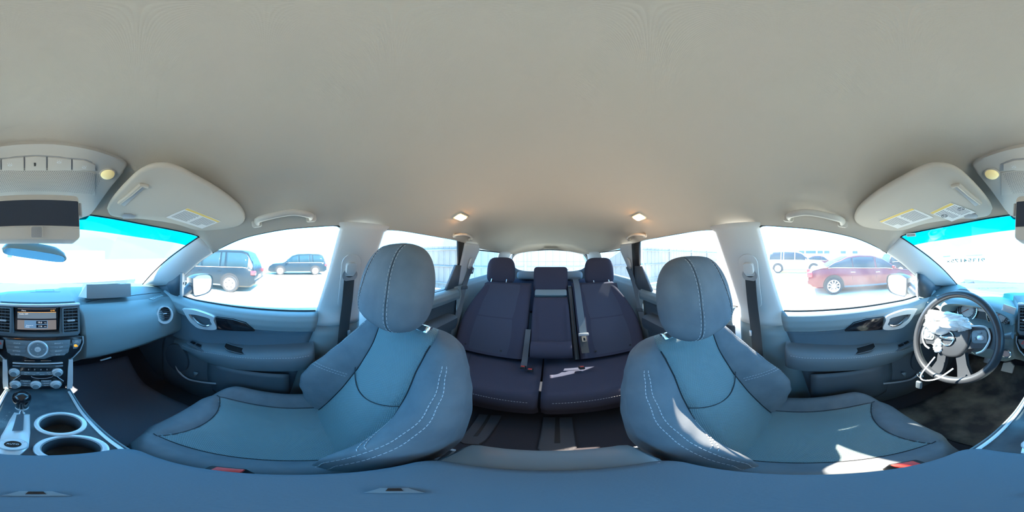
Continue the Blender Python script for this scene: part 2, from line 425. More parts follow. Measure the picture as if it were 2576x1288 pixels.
# --- B pillars: pale upper trim, dark lower trim
BF = [(.118, -.176), (.11, -.185), (-.07, -.150), (-.26, -.108), (-.36, -.085), (-.62, -.01), (-1.0, .06)]
BR = [(.118, -.40), (.11, -.388), (-.07, -.352), (-.26, -.320), (-.36, -.315), (-.62, -.30), (-1.0, -.30)]
def lin(tab, z):
    for (a, b), (c, d) in zip(tab, tab[1:]):
        if z >= c: t = (z - a)/(c - a); return b + (d - b)*t
    return tab[-1][1]
def bpil(u, z, s, bul=.03):
    y = lerp(lin(BF, z), lin(BR, z), u); x = sideX(max(z, -.26), .012) - (max(0, -.26 - z))*.02
    return V((x - bul*(math.sin(PI*u)**.6))*s, y, z)
for s in (1, -1):
    v, f = gridm(lambda u, t: bpil(u, lerp(.135, -.338, t), s, .034), 17, 20)
    pb = mk('trim_%d' % (3 if s > 0 else 4), v, f, 'pillar_plastic', solid=.004, kind='structure', cat='pillar trim',
       label='pale grey door pillar trim beside the front %s headrest' % SEAT[s])
    v, f = gridm(lambda u, t: bpil(u, lerp(-.337, -1.02, t), s, .028), 17, 12)
    mk('trim_%d' % (5 if s > 0 else 6), v, f, 'door_plastic', solid=.004, kind='structure', cat='pillar trim',
       label='dark lower pillar trim below the belt anchor on the %s side' % SEAT[s])
    # oval adjuster cover on the pillar
    o = bpil(.5, -.10, s, .034); fr = Fr(V(abs(o.x) - .001, o.y + .01, o.z - .02), (0, -1, 0), V(-.333, 0.17, 1), s)
    P_('belt_adjuster_cover', prismm(fr, rrect(.085, .27, .04, 7), 0, .004, .003), 'pillar_plastic', pb)

# --- C pillars, quarter panels
CF = [(.10, -1.075), (-.10, -1.10), (-.24, -1.12)]
CR_ = [(.10, -1.33), (.06, -1.375), (-.10, -1.325), (-.24, -1.30)]
for s in (1, -1):
    def cp(u, t):
        z = lerp(.102, -.245, t); y = lerp(lin(CF, z), lin(CR_, z), u); return V((sideX(z, -.002) - .016*math.sin(PI*u)**.6)*s, y, z)
    v, f = gridm(cp, 13, 16)
    mk('trim_%d' % (7 if s > 0 else 8), v, f, 'pillar_plastic', solid=.004, kind='structure', cat='pillar trim',
       label='pale grey rear pillar trim beside the rear bench on the %s side' % SEAT[s])
    # dark side wall behind the rear door
    def qp(u, t):
        y = lerp(-1.09, -2.62, u); z = lerp(-.222, -1.0, t); x = .735 - .035*math.sin(PI*min(1, t*4)/2)
        return V(x*s, y, z)
    v, f = gridm(qp, 16, 14)
    mk('wall_%s_quarter' % ('right' if s > 0 else 'left'), v, f, 'door_plastic', solid=.004, kind='structure', cat='side panel',
       label='dark side panel behind the rear %s side door' % SEAT[s])
    # D pillar
    def dp(u, t):
        z = lerp(.06, -.24, t); y = lerp(-2.02 + .10*(z + .1), -2.62 + .2*(z + .24), u); return V((sideX(z, .0) - .05*math.sin(PI*u)*.6 - .07*u)*s, y, z)
    v, f = gridm(dp, 9, 9)
    mk('trim_%d' % (9 if s > 0 else 10), v, f, 'pillar_plastic', solid=.004, kind='structure', cat='pillar trim',
       label='pale grey corner pillar trim beside the tailgate on the %s side' % SEAT[s])
    qw = thing('window_%d' % (2 if s > 0 else 3), 'small fixed quarter window behind the rear %s side door' % SEAT[s], 'window', (.7*s, -1.7, -.24), kind='structure')
    pts = [(z, y) for z, y in ((.055, -1.37), (-.10, -1.32), (-.235, -1.295), (-.235, -2.06), (-.1, -2.04), (.045, -2.02))]
    mk('pane', [V(sideX(z, .012)*s, y, z) for z, y in pts], [list(range(6))], 'glass_tail', qw, recalc=False)
    P_('rubber_seal', tubem([V(sideX(z, -.002)*s, y, z) for z, y in pts], .006, 6, True), 'rubber', qw)

# --- tailgate and rear window
tg = thing('wall_rear', 'dark tailgate trim around the rear window', 'tailgate', (0, -2.6, -.9), kind='structure')
WIN = [(-.52, .022), (-.3, .066), (0, .082), (.3, .066), (.52, .022), (.60, -.10), (.52, -.215), (.3, -.25), (0, -.26), (-.3, -.25), (-.52, -.215), (-.60, -.10)]
wc = cr([(a, 0, b) for a, b in WIN] + [(WIN[0][0], 0, WIN[0][1])], 73)[:-1]
def tgy(z): return -2.46 - (.088 - z)*.42
inn = [V(p.x, tgy(p.z) - .01, p.z) for p in wc]
outr = [V(p.x*1.30, tgy(p.z*1.3) + .012, lerp(p.z, -.09, -.36) + (.0 if p.z > -.1 else -.3)) for p in wc]
mb = MB(); n = len(inn)
md_ = [a.lerp(b, .14) + V(0, .03, 0) for a, b in zip(inn, outr)]
mb.add(*loft([inn, md_, outr], True, False)); mb.out('inner_trim', 'lower_plastic', tg)
mk('lower_trim', [(-.75, -2.6, -.45), (.75, -2.6, -.45), (.75, -2.62, -1.05), (-.75, -2.62, -1.05)], [[0, 1, 2, 3]], 'door_plastic', tg, recalc=False)
rw = thing('window_4', 'heated rear window above the third row', 'rear window', (0, -2.55, -.26), kind='structure')
mk('pane', [V(p.x*1.03, tgy(p.z) - .018, p.z*1.02) for p in wc], [list(range(n))], 'glass_tail', rw, recalc=False)
P_('heater_line', tubem([V(x*.11, tgy(-.09) - .016, -.09) for x in range(-5, 6)], .0012, 4), 'rubber', rw)
wip = tubem([V(-.30, tgy(-.2)-.03, -.222), V(-.05, tgy(-.2)-.03, -.20), V(.12, tgy(-.2)-.03, -.215)], .006, 6)
P_('wiper_arm', wip, 'rubber', rw)

# --- floor, firewall, outer sills
fl = MB()
def flz(x, y):
    z = -1.0
    z += .12*(1 - ss(.05, .13, abs(x)))*ss(-.40, -.20, y)                       # tunnel
    z += .30*ss(.75, 1.15, y)                                 # toe board
    z += .28*ss(-1.0, -1.25, y) if y < -1 else 0
    return z
v, f = gridm(lambda u, t: V(lerp(-.80, .80, u), lerp(-2.65, 1.18, t), flz(lerp(-.80, .80, u), lerp(-2.65, 1.18, t))), 41, 60)
mk('floor', v, f, 'carpet', solid=-.01, kind='structure', label='black carpeted cabin floor under the seats', cat='floor')
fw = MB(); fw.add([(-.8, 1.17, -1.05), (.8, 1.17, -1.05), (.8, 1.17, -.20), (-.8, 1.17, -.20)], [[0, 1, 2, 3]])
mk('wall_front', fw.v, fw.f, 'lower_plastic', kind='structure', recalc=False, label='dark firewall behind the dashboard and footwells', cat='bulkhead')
for s in (1, -1):
    v = [(.80*s, 1.3, -1.05), (.80*s, -2.7, -1.05), (.80*s, -2.7, -.26), (.80*s, .74, -.262), (.80*s, 1.3, -.21)]
    mk('wall_%s' % ('right' if s > 0 else 'left'), v, [[0, 1, 2, 3, 4]], 'paint_white', solid=.01, kind='structure', recalc=False,
       label='outer body side below the windows on the %s side' % SEAT[s], cat='body side')

# ================================================================== doors
DX = [(.250, .745), (.256, .718), (.266, .703), (.285, .692), (.315, .690), (.343, .698), (.350, .712), (.36, .722), (.44, .728), (.50, .728), (.58, .705), (.62, .694), (.80, .692), (.9, .70), (1.02, .72)]
def door_x(z): return ip(DX, -z)
def belt(y): return ip([(-1.3, -.262), (-.9, -.262), (-.1, -.262), (.2, -.256), (.5, -.250), (.64, -.236), (.75, -.205)], y)
def door_rear(z): return lin([(-.2, -.118), (-.26, -.108), (-.36, -.085), (-.62, -.01), (-1.02, .06)], z)
def make_door(num, s, rear):
    side = SEAT[s]
    d = thing('door_%d' % num, ('dark rear door trim with window on the %s side of the bench' if rear else 'dark front door trim with armrest and silver handle on the %s side') % side,
              'car door', (.73*s, -.7 if rear else .3, -1.0), kind='structure')
    def pt(u, t):
        z0 = t
        if rear: y = lerp(-.335, -1.125, u)
        else: y = lerp(.735, door_rear(t), u)
        z = z0 + (belt(y) + .25)*(1 - ss(.25, .5, -z0))
        x = door_x(z0)
        if not rear: x += .012*ss(.5, .75, y)
        return V(x*s, y, z)
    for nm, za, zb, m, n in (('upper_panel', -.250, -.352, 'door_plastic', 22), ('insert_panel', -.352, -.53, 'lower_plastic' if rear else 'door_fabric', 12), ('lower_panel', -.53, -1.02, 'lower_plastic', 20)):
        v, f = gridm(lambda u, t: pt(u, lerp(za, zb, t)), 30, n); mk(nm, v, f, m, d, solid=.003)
    # glass and its dark surround
    if not rear:
        top = [onS(430, 714), onS(462, 694), onS(500, 660), onS(535, 636), onS(560, 621), onS(600, 603), onS(640, 591), onS(720, 576), onS(790, 570), onS(840, 567), onS(856, 571)]
        top = cr(top, 40); low = [V(sideX(-.262), lerp(top[0].y, -.10, k/39), -.275) for k in range(40)]
    else:
        top = cr([onS(968, 577), onS(1010, 580), onS(1060, 588), onS(1110, 597), onS(1150, 605), onS(1163, 613)], 24)
        low = [V(0, 0, 0)]*24
        rp = [onS(963, 583).lerp(V(0, -.315, 0), 0)]
        low = [V(sideX(-.262), lerp(-.30, -1.11, k/23), -.275) for k in range(24)]
    g = [[mir(V(a.x + .016, a.y, a.z + .012), s), mir(V(b.x + .016, b.y, b.z), s)] for a, b in zip(top, low)]
    v = [p for q in g for p in q]; f = [[2*i, 2*i+1, 2*i+3, 2*i+2] for i in range(len(g) - 1)]
    mk('pane', v, f, 'glass_rear' if rear else 'glass_side', d)
    P_('window_seal', tubem([mir(p + V(.004, 0, .002), s) for p in top] , .0045, 6), 'rubber', d)
    ys = [lerp(.62, -.10, k/20) for k in range(21)] if not rear else [lerp(-.33, -1.10, k/20) for k in range(21)]
    P_('belt_seal', tubem([V(.742*s, y, belt(y) + .001) for y in ys], .004, 6), 'rubber', d)
    if rear:
        q = [mir(onS(1153, 608), s), mir(onS(1171, 612), s), mir(onS(1166, 722, -.01), s), mir(onS(1146, 722), s), mir(onS(1153, 660), s)]
        mk('window_frame', [p + V(-.004*s, 0, 0) for p in q], [[0, 1, 2, 3, 4]], 'matte_black', d, solid=.02, recalc=False)
        q = [mir(onS(1148, 668, -.012), s), mir(onS(1164, 668, -.012), s), mir(onS(1163, 742, -.02), s), mir(onS(1118, 742, -.02), s)]
        mk('corner_panel', q, [[0, 1, 2, 3]], 'lower_plastic', d, solid=.02, recalc=False)
        sec = lambda y: [V(x*s, y, z) for x, z in ((.735, -.45), (.66, -.452), (.635, -.47), (.635, -.52), (.65, -.56), (.735, -.57))]
        P_('armrest', loft([sec(-.42), sec(-.7), sec(-1.0)]), 'lower_plastic', d)
        return d
    # triangle cover by the outside mirror
    q = [onS(418, 716, -.02), onS(430, 704, -.02), onS(458, 686, -.02), onS(456, 742, -.012), onS(430, 742, -.012)]
    q = cr(q, 9); mk('mirror_corner_cover', [mir(p, s) for p in q], [list(range(9))], 'lower_plastic', d, solid=.02, recalc=False)
    P_('corner_post', ribbonm([mir(onS(459, 685, -.016), s), mir(onS(457, 745, -.012), s)], .014, .02, (0, 1, 0)), 'grey_plastic', d)
    # armrest
    ZT = [(-.1, -.428), (0, -.436), (.29, -.472), (.45, -.505), (.62, -.535)]
    XI = [(-.1, .636), (0, .622), (.25, .632), (.45, .655), (.62, .695)]
    def sec(y, k=1.0):
        zt = ip(ZT, y); xi = ip(XI, y); h = lerp(.11, .05, ss(.3, .62, y)); q = []
        for x, z in ((.735, zt + .004), (.70, zt), (xi + .04, zt - .001), (xi + .016, zt - .006), (xi + .004, zt - .018), (xi, zt - .04), (xi + .004, zt - h*.7), (xi + .018, zt - h), (.735, zt - h - .01)):
            q.append(V((.735 - (.735 - x)*k)*s, y, z))
        return q
    ys = [-.088, -.083, -.07, -.04, 0, .05, .1, .15, .2, .25, .3, .35, .4, .45, .5, .55, .6, .64]
    ks = [.55, .8, .95] + [1]*14 + [.8]
    ar = P_('armrest', loft([sec(y, k) for y, k in zip(ys, ks)]), 'armrest_skin', d)
    st = [[V((ip(XI, y) + .0035)*s, y, ip(ZT, y) - .0165) for y in [lerp(-.06, .56, k/40) for k in range(41)]]]
    stitches(st, .0008).out('stitching', 'thread', ar, kind='stuff')
    # pull cup and window switches
    fr = Fr(V(.66, .26, ip(ZT, .26) + .001), (0, -1, 0), (-1, 0, 0), s); fr = Fr(V(.672, .235, ip(ZT, .235) + .002), (0, -1, -.13), (1, 0, 0), s)
    cup = [(-.075, .03), (.085, .025), (.07, -.008), (.035, -.026), (-.045, -.026), (-.068, -.008)]
    P_('pull_cup', prismm(fr, cup, -.004, .0006), 'matte_black', ar)
    P_('cup_rim', tubem([fr(a, b, .001) for a, b in cup], .0018, 6, True), 'armrest_skin', ar)
    fr = Fr(V(.680, .455, ip(ZT, .455) + .0015), (0, -1, -.2), (1, 0, 0), s)
    sp = P_('switch_panel', prismm(fr, rrect(.13, .05, .02, 5), -.004, .003, .0015), 'lower_plastic', ar)
    for k in (-1, 1): box('window_switch', fr, k*.017 - .015, .002, .006, .026, .016, .007, 'gloss_black', sp, .002)
    # handle
    fr = Fr(V(.684, .40, -.33), (0, -1, 0), V(-.05, 0, 1), s)
    A = [fr.px(*p) for p in ((461, 776), (492, 779), (536, 794), (540, 806), (545, 827), (505, 825), (488, 815), (476, 802))]
    B = [fr.px(*p) for p in ((477, 789), (497, 791), (527, 799), (531, 806), (534, 817), (508, 816), (492, 808), (483, 800))]
    A = [(p.x, p.y) for p in cr([(*q, 0) for q in A + A[:1]], 49)[:-1]]; B = [(p.x, p.y) for p in cr([(*q, 0) for q in B + B[:1]], 49)[:-1]]
    bz = P_('handle_bezel', ringm(fr, A, B, -.012, .010), 'silver', d, label='silver door handle surround')
    P_('handle_recess', prismm(fr, B, -.020, -.006), 'lower_plastic', bz)
    a0 = fr.px(488, 797); a1 = fr.px(530, 816); am = fr.px(505, 812)
    P_('handle_lever', tubem(cr([fr(*a0, .006), fr(*am, .012), fr(*fr.px(520, 817), .012), fr(*a1, .008)], 12), [.004]*3 + [.0065]*7 + [.005]*2, 8), 'chrome', bz, label='chrome pull lever')
    C = [fr.px(*p) for p in ((543, 797), (585, 803), (618, 812), (632, 825), (640, 833), (547, 829))]
    P_('trim_inlay', prismm(fr, C, -.012, .004, .0015), 'gloss_black', d, label='glossy black trim inlay behind the handle')
    # pocket, speaker
    frp = Fr(V(.69, .2, -.7), (0, -1, 0), (0, 0, 1), s)
    def pk(u, t):
        y = lerp(.40, .02, u); z = lerp(-.585, -.86, t); x = .652 + .03*abs(t - .35) + .035*(1 - ss(0, .25, u))
        return V(x*s, y, z)
    v, f = gridm(pk, 14, 10); mk('map_pocket', v, f, 'lower_plastic', d, solid=.006)
    lip = cr([onX(436, 884, .70), onX(440, 905, .69), onX(448, 932, .68), onX(470, 952, .67), onX(500, 960, .665), onX(545, 965, .66)], 24)
    P_('pocket_lip', tubem([mir(p, s) for p in lip], .006, 8), 'brushed', d)
    frs = Fr(V(.685, .60, -.66), (0, -1, 0), (0, 0, 1), s)
    P_('speaker_grille', prismm(frs, circ(.085, 28, 0, 0, .11), -.01, .006, .003), 'grille_cloth', d)
    q = [onX(487, 936, .672), onX(499, 938, .672), onX(489, 949, .672)]
    mk('pocket_tab', [mir(p, s) for p in q], [[0, 1, 2]], 'button_grey', d, solid=.004, recalc=False)
    return d
make_door(1, 1, False); make_door(2, -1, False); make_door(3, 1, True); make_door(4, -1, True)

# kick panels and dash ends close the front corners
for s in (1, -1):
    v, f = gridm(lambda u, t: V(lerp(.70, .745, u)*s, lerp(1.18, .70, u), lerp(-.215 + .0*u, -1.02, t)), 8, 10)
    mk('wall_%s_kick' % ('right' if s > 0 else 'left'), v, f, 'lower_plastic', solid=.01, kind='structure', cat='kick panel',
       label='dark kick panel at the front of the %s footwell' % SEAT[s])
    v, f = gridm(lambda u, t: V(lerp(.775, .80, u)*s, lerp(1.25, .69, t), lerp(-.20, -.30, u)), 4, 6)
    v += [V(.64*s, 1.2, -.215), V(.81*s, 1.2, -.215), V(.81*s, .60, -.215), V(.74*s, .60, -.215)]

# ================================================================== front seats
RC = math.radians(24); SU = V(0, -math.sin(RC), math.cos(RC)); SN = V(0, math.cos(RC), math.sin(RC))
def front_seat(s, dy, dz, label, hr_label):
    cx = .380
    O = V(cx, -.075 + dy, -.725 + dz)
    t_ = thing('front_seat', label, 'car seat', (cx*s, .1, -1.0))
    def B(x, v, n): q = O + V(x, 0, 0) + SU*v + SN*n; return V(q.x*s, q.y, q.z)
    L = .575
    HW = [(0, .215), (.06, .230), (.12, .242), (.22, .250), (.34, .243), (.42, .228), (.48, .208), (.53, .185), (.56, .165), (.575, .150)]
    CI = [(0, .135), (.10, .130), (.22, .122), (.34, .112), (.44, .105), (.50, .110), (.575, .128)]
    BO = [(0, .035), (.05, .070), (.10, .110), (.16, .130), (.22, .122), (.30, .090), (.38, .056), (.46, .028), (.52, .010), (.575, .0)]
    def sec(v):
        """front face then round the side to the back, x>=0 half"""
        w = ip(HW, v); c = ip(CI, v); b = ip(BO, v); lum = .012*math.sin(PI*min(1, v/.4)); cap = math.sqrt(max(0, 1 - max(0, (v - L + .045)/.045)**2))
        out = []
        for k in range(8):                         # insert
            x = c*k/7; out.append((x, lum*(1 - (x/c)**2) + .006 - (.010 if k == 7 else 0) - (.006*math.exp(-((v - .315 + .05*(1-(x/c)**2))/.006)**2))))
        for k in range(1, 11):                     # bolster
            f = k/10; x = lerp(c, w - .012, f); out.append((x, b*(math.sin(f*PI*.5)**1.1)*(1 - .18*ss(.75, 1, f)) + .006*math.sin(PI*f)))
        b_ = b*.82
        for x, n in ((w - .002, b_ - .014), (w + .004, b_ - .035), (w + .003, b_*.5 - .04), (w - .004, -.065), (w - .018, -.088), (w*.6, -.104), (0, -.108)): out.append((x, n))
        m = -.045
        return [(x*(cap*.25 + .75) if cap < 1 else x, m + (n - m)*max(cap, .02)) for x, n in out]
    vs_ = [L*k/46 for k in range(40)] + [L - .045 + .045*math.sin(PI/2*k/9) + .0 for k in range(10)]
    vs_ = sorted(set(round(q, 5) for q in vs_ if q <= L))
    rows = [sec(v) for v in vs_]; half = len(rows[0])
    # full closed row: right half then mirrored left half
    full = [[(x, n) for x, n in r] + [(-x, n) for x, n in r[-2:0:-1]] for r in rows]
    N_ = len(full[0])
    pts = [B(x, v, n) for v, r in zip(vs_, full) for x, n in r]
    uv = [(x, v) for v, r in zip(vs_, full) for x, n in r]
    reg = {'insert': [], 'bolster_a': [], 'bolster_b': [], 'shell': []}
    for j in range(len(full) - 1):
        for i in range(N_):
            i2 = (i + 1) % N_; q = [j*N_ + i, j*N_ + i2, (j + 1)*N_ + i2, (j + 1)*N_ + i]
            if i < 7 or i >= N_ - 7: k = 'insert'
            elif i < 20: k = 'bolster_a'
            elif i >= N_ - 20: k = 'bolster_b'
            else: k = 'shell'
            reg[k].append(q)
    reg['shell'].append([(len(full)-1)*N_ + i for i in range(N_)])
    def sub(faces):
        idx = sorted({i for q in faces for i in q}); mp = {a: b for b, a in enumerate(idx)}
        return [pts[i] for i in idx], [[mp[i] for i in q] for q in faces], [uv[i] for i in idx]
    v, f, u = sub(reg['shell']); bk = mk('backrest', v, f, 'seat_cloth', t_, smooth=70, recalc=False)
    v, f, u = sub(reg['insert']); mk('backrest_insert', v, f, 'seat_mesh', t_, uvs=u, smooth=70, recalc=False)
    for k in ('bolster_a', 'bolster_b'):
        v, f, u = sub(reg[k]); mk('backrest_bolster', v, f, 'seat_cloth', t_, smooth=70, recalc=False)
    # stitching: double row down each bolster edge, short double row across it
    def surf(fx, v):                                # point on the bolster at fraction fx of its width
        w = ip(HW, v); c = ip(CI, v); b = ip(BO, v); x = lerp(c, w - .012, fx); n = b*(math.sin(fx*PI*.5)**1.1)*(1 - .18*ss(.75, 1, fx)) + .006*math.sin(PI*fx)
        return x, n + .0006
    for sg in (1, -1):
        paths = []
        for fo in (.86, .97):
            paths.append([B(sg*surf(fo, v)[0], v, surf(fo, v)[1]) for v in [lerp(.07, .50, k/50) for k in range(51)]])
        for v0 in (.255, .268):
            paths.append([B(sg*surf(lerp(.08, .86, k/14), v0)[0], v0 - .02*(k/14), surf(lerp(.08, .86, k/14), v0 - .02*k/14)[1]) for k in range(15)])
        stitches(paths, .0009, .007, .0035).out('stitching', 'thread', bk, kind='stuff')
    arc = []
    for k in range(21):
        x = lerp(-.117, .117, k/20); c = .117; arc.append(B(x, .315 - .05*(1 - (x/c)**2), .012*math.sin(PI*min(1, .3/.4))*(1 - (x/c)**2) + .0068))
    P_('seam', tubem(arc, .0016, 5), 'seam', bk)
    for sg in (1, -1):
        P_('seam', tubem([B(sg*ip(CI, v), v, -.0015) for v in [lerp(0, .53, k/40) for k in range(41)]], .0018, 5), 'seam', bk)
    # cushion
    yb, yf = -.16, .325
    def cz(x, y):
        a = abs(x); b = .045*ss(.125, .20, a) - .012*ss(.215, .25, a)
        z = -.722 + .030*ss(.0, .28, y) + b + .010*math.cos(min(a/.14, 1)*PI/2)
        z -= .006*math.exp(-((a - .148)/.005)**2)*(1 if y < .30 else 0)
        ys = .215 + .045*(a/.15)**2
        if a < .15: z -= .006*math.exp(-((y - ys)/.005)**2); z += .008*ss(0, .03, y - ys)
        return z
    def cush(u, t):
        """u across (incl. sides), t back to front (incl. the front drop)"""
        if u < .08: xx, dz_ = -1, (1 - u/.08)
        elif u > .92: xx, dz_ = 1, (u - .92)/.08
        else: xx, dz_ = (u - .5)/.42, 0
        if t > .84: y, df = 1, (t - .84)/.16
        else: y, df = t/.84, 0
        fw_ = 1 - .13*ss(.75, 1.0, y)**2
        hw = .246*fw_
        # rounding radius
        Y = lerp(yb, yf, y) - .055*ss(.5, 1.0, abs(xx))*ss(.55, 1, y)
        X = xx*hw
        z = cz(X, Y)
        rr = .045
        edge = max(0, (abs(xx)*hw - (hw - rr))/rr); z -= rr*(1 - math.sqrt(max(0, 1 - min(edge, 1)**2)))*.7
        ef = max(0, (Y - (yf - .055*ss(.5, 1.0, abs(xx)) - .06))/.06); z -= .055*(1 - math.sqrt(max(0, 1 - min(ef, 1)**2)))
        z -= dz_*.15 + df*.14; Y -= df*df*.05; X *= 1 - .03*dz_
        return V((cx + X)*s, Y + dy, z + dz)
    nu_, nv_ = 61, 56
    v, f = gridm(cush, nu_, nv_)
    uvs_ = [((cx*s - p.x), p.y) for p in v]
    ins, oth = [], []
    for q in f:
        c = sum((v[i] for i in q), V(0, 0, 0))/4; xl = abs(abs(c.x) - cx); yl = c.y - dy
        (ins if xl < .148 and yl < .215 + .045*(xl/.15)**2 else oth).append(q)
    def sub2(faces):
        idx = sorted({i for q in faces for i in q}); mp = {a: b for b, a in enumerate(idx)}
        return [v[i] for i in idx], [[mp[i] for i in q] for q in faces], [uvs_[i] for i in idx]
    a, b, c = sub2(oth); cu = mk('seat_cushion', a, b, 'seat_cloth', t_, smooth=70, recalc=False)
    a, b, c = sub2(ins); mk('cushion_insert', a, b, 'seat_mesh', t_, uvs=c, smooth=70, recalc=False)
    for sg in (1, -1):
        P_('seam', tubem([V((cx + sg*.148)*s, y + dy, cz(.148, y) + dz + .0045) for y in [lerp(-.12, .27, k/30) for k in range(31)]], .0016, 5), 'seam', cu)
    P_('seam', tubem([V((cx + x)*s, .215 + .045*(x/.15)**2 + dy, cz(x, .215 + .045*(x/.15)**2) + dz + .0045) for x in [lerp(-.145, .145, k/24) for k in range(25)]], .0016, 5), 'seam', cu)
    # base under the cushion, side shield, recliner strip
    box('seat_base', Fr((cx*s, .06 + dy, -.90 + dz), (1, 0, 0), (0, 1, 0)), 0, 0, 0, .40, .40, .14, 'lower_plastic', t_, .02)
    for sg in (1, -1):
        box('seat_rail', Fr(((cx + sg*.17)*s, .06 + dy, -.983), (1, 0, 0), (0, 1, 0)), 0, 0, 0, .05, .52, .035, 'matte_black', t_, .005)
    sh = [(-.20, -.80), (-.19, -.70), (-.10, -.69), (.05, -.745), (.22, -.76), (.26, -.80), (.24, -.86), (-.18, -.87)]
    P_('side_shield', prismm(Fr(V(cx - .236, dy, dz), (0, 1, 0), (0, 0, 1), s), sh, -.012, .02, .008), 'lower_plastic', t_)
    P_('recliner_strip', tubem([B(-.238, v, -.085) for v in [lerp(.02, .14, k/8) for k in range(9)]], .006, 6), 'brushed', t_)
    # headrest
    hw_, hh, hd_ = .140, .120, .062
    HC = V(cx, -.262 + dy, -.082 + dz); HU = V(0, -.16, 1).normalized(); HN = V(0, 1, .16).normalized()
    def HB(x, v, n): q = HC + V(x, 0, 0) + HU*v + HN*n; return V(q.x*s, q.y, q.z)
    def hpt(ph, th):
        c = max(math.cos(ph), 1e-4); sp_ = math.sin(ph); ct, st = math.cos(th), math.sin(th)
        return HB(hw_*math.copysign(abs(ct)**.70, ct)*c**.60*(1 - .07*sp_), hh*math.copysign(abs(sp_)**.85, sp_),
                  hd_*math.copysign(abs(st)**.80, st)*c**.62*(1 - .10*sp_) - .014*sp_)
    hrt = P_('headrest', gridm(lambda u, t: hpt(lerp(-PI/2, PI/2, t)*.999, 2*PI*u), 60, 36, True, True), 'seat_cloth', t_, smooth=80)
    def hp(x, q):
        ph = math.asin(max(-1, min(1, math.copysign(abs(q)**(1/.85), q)))); c = max(math.cos(ph), 1e-3); sp_ = math.sin(ph)
        ct = min(.999, (abs(x)/(hw_*c**.60*(1 - .07*sp_)))**(1/.70)); st = math.sqrt(1 - ct*ct)
        return HB(x, hh*q, hd_*st**.80*c**.62*(1 - .10*sp_) - .014*sp_ + .0006)
    for sg in (1, -1):
        stitches([[hp(sg*(.060 + o + .012*math.cos(k/13)), lerp(-.93, .93, k/40)) for k in range(41)] for o in (0, .011)], .0009, .0065, .004).out('stitching', 'thread', hrt, kind='stuff')
        P_('seam', tubem([hp(sg*(.0655 + .012*math.cos(k/13)), lerp(-.95, .95, k/40)) for k in range(41)], .0007, 5), 'seam', hrt)
        ps = P_('headrest_post', tubem([B(sg*.068, .53, -.018), B(sg*.068, .575, -.012), HB(sg*.068, -.06, -.02)], .0062, 10), 'chrome', t_)
        fr = Fr(O + V(sg*.068, 0, 0) + SU*.570 + SN*(-.014), (1, 0, 0), SN, s)
        if fr.n.z < 0: fr = Fr(fr.o, (-1, 0, 0), SN, s)
        P_('post_collar', prismm(fr, rrect(.050, .032, .014, 6), -.010, .010, .004), 'chrome', ps)
    return t_
fs_p = front_seat(1, 0, 0, 'blue-grey cloth passenger seat with padded headrest facing the glovebox', '')
fs_d = front_seat(-1, -.032, -.036, 'blue-grey cloth driver seat with padded headrest behind the steering wheel', '')

# ================================================================== rear bench
def rear_block(name, label, x0, x1, s_outer):
    return thing(name, label, 'rear seat', ((x0 + x1)/2, -.8, -1.0))
RR = math.radians(36); RU = V(0, -math.sin(RR), math.cos(RR)); RN = V(0, math.cos(RR), math.sin(RR))
RO = V(0, -.985, -.735)
def RB(x, v, n): return RO + V(x, 0, 0) + RU*v + RN*n
def rear_back(par, x0, x1, outer, m='rear_cloth', top=.625, name='backrest', thick=.05, v0=0.0):
    """padded back between x0 and x1; outer: side whose shoulder is rounded (+1, -1 or 0)"""
    def fn(u, t):
        a = 2*PI*u
        # rounded rectangle section in (x, n) at height v
        v = lerp(v0, top, t); e = 1.0
        xa, xb = x0, x1
        sh = .105*ss(top*.30, top, v)**1.4 + .02*(1 - ss(0, top*.25, v))
        if outer > 0: xb -= sh
        if outer < 0: xa += sh
        cxx, hx = (xa + xb)/2, (xb - xa)/2
        ct, sn = math.cos(a), math.sin(a); x = cxx + hx*math.copysign(abs(ct)**.35, ct); n = thick*math.copysign(abs(sn)**.45, sn)
        capf = math.sqrt(max(0.0004, 1 - max(0, (v - top + .05)/.05)**2)); n *= capf
        side = ss(.55, .95, abs(ct)**.35)
        n += .028*side*(1 if sn > 0 else 0)*(1 - ss(top*.7, top, v)) - .0
        return RB(x, v, n)
    vf = gridm(fn, 48, 26, True, True); return P_(name, vf, m, par, smooth=70)
def rear_cush(par, x0, x1, m='rear_cloth', seam=None):
    def fn(u, t):
        x = lerp(x0, x1, u); e = min(1, min(u, 1 - u)*(x1 - x0)/.035); ed = .03*(1 - math.sqrt(max(0, 1 - (1 - e)**2)))
        if t < .66:
            q = t/.66; y = lerp(-1.04, -.60, q); z = lerp(-.745, -.698, q) - .012*math.sin(PI*q) - ed*.8
            z -= .028*(1 - math.sqrt(max(0, 1 - max(0, (q - .86)/.14)**2)))
        else:
            q = (t - .66)/.34; y = -.60 + .028*math.sin(PI*min(q*1.6, 1))*.8 - .05*max(0, q - .5); z = -.726 - .19*q - ed*.3; 
        y -= .022*(1 - math.sqrt(max(0, 1 - (1 - e)**2)))
        return V(x, y, z)
    v, f = gridm(fn, 40, 40); return mk('seat_cushion', v, f, m, par, smooth=70)
def rear_insert(par, x0, x1, v0, v1, m='rear_mesh'):
    v, f = gridm(lambda u, t: RB(lerp(x0, x1, u), lerp(v0, v1, t), .0505 + .004*math.sin(PI*u)*math.sin(PI*t)), 12, 14)
    o = mk('backrest_insert', v, f, m, par, uvs=[(p.x, p.z) for p in v], smooth=60, recalc=False); return o
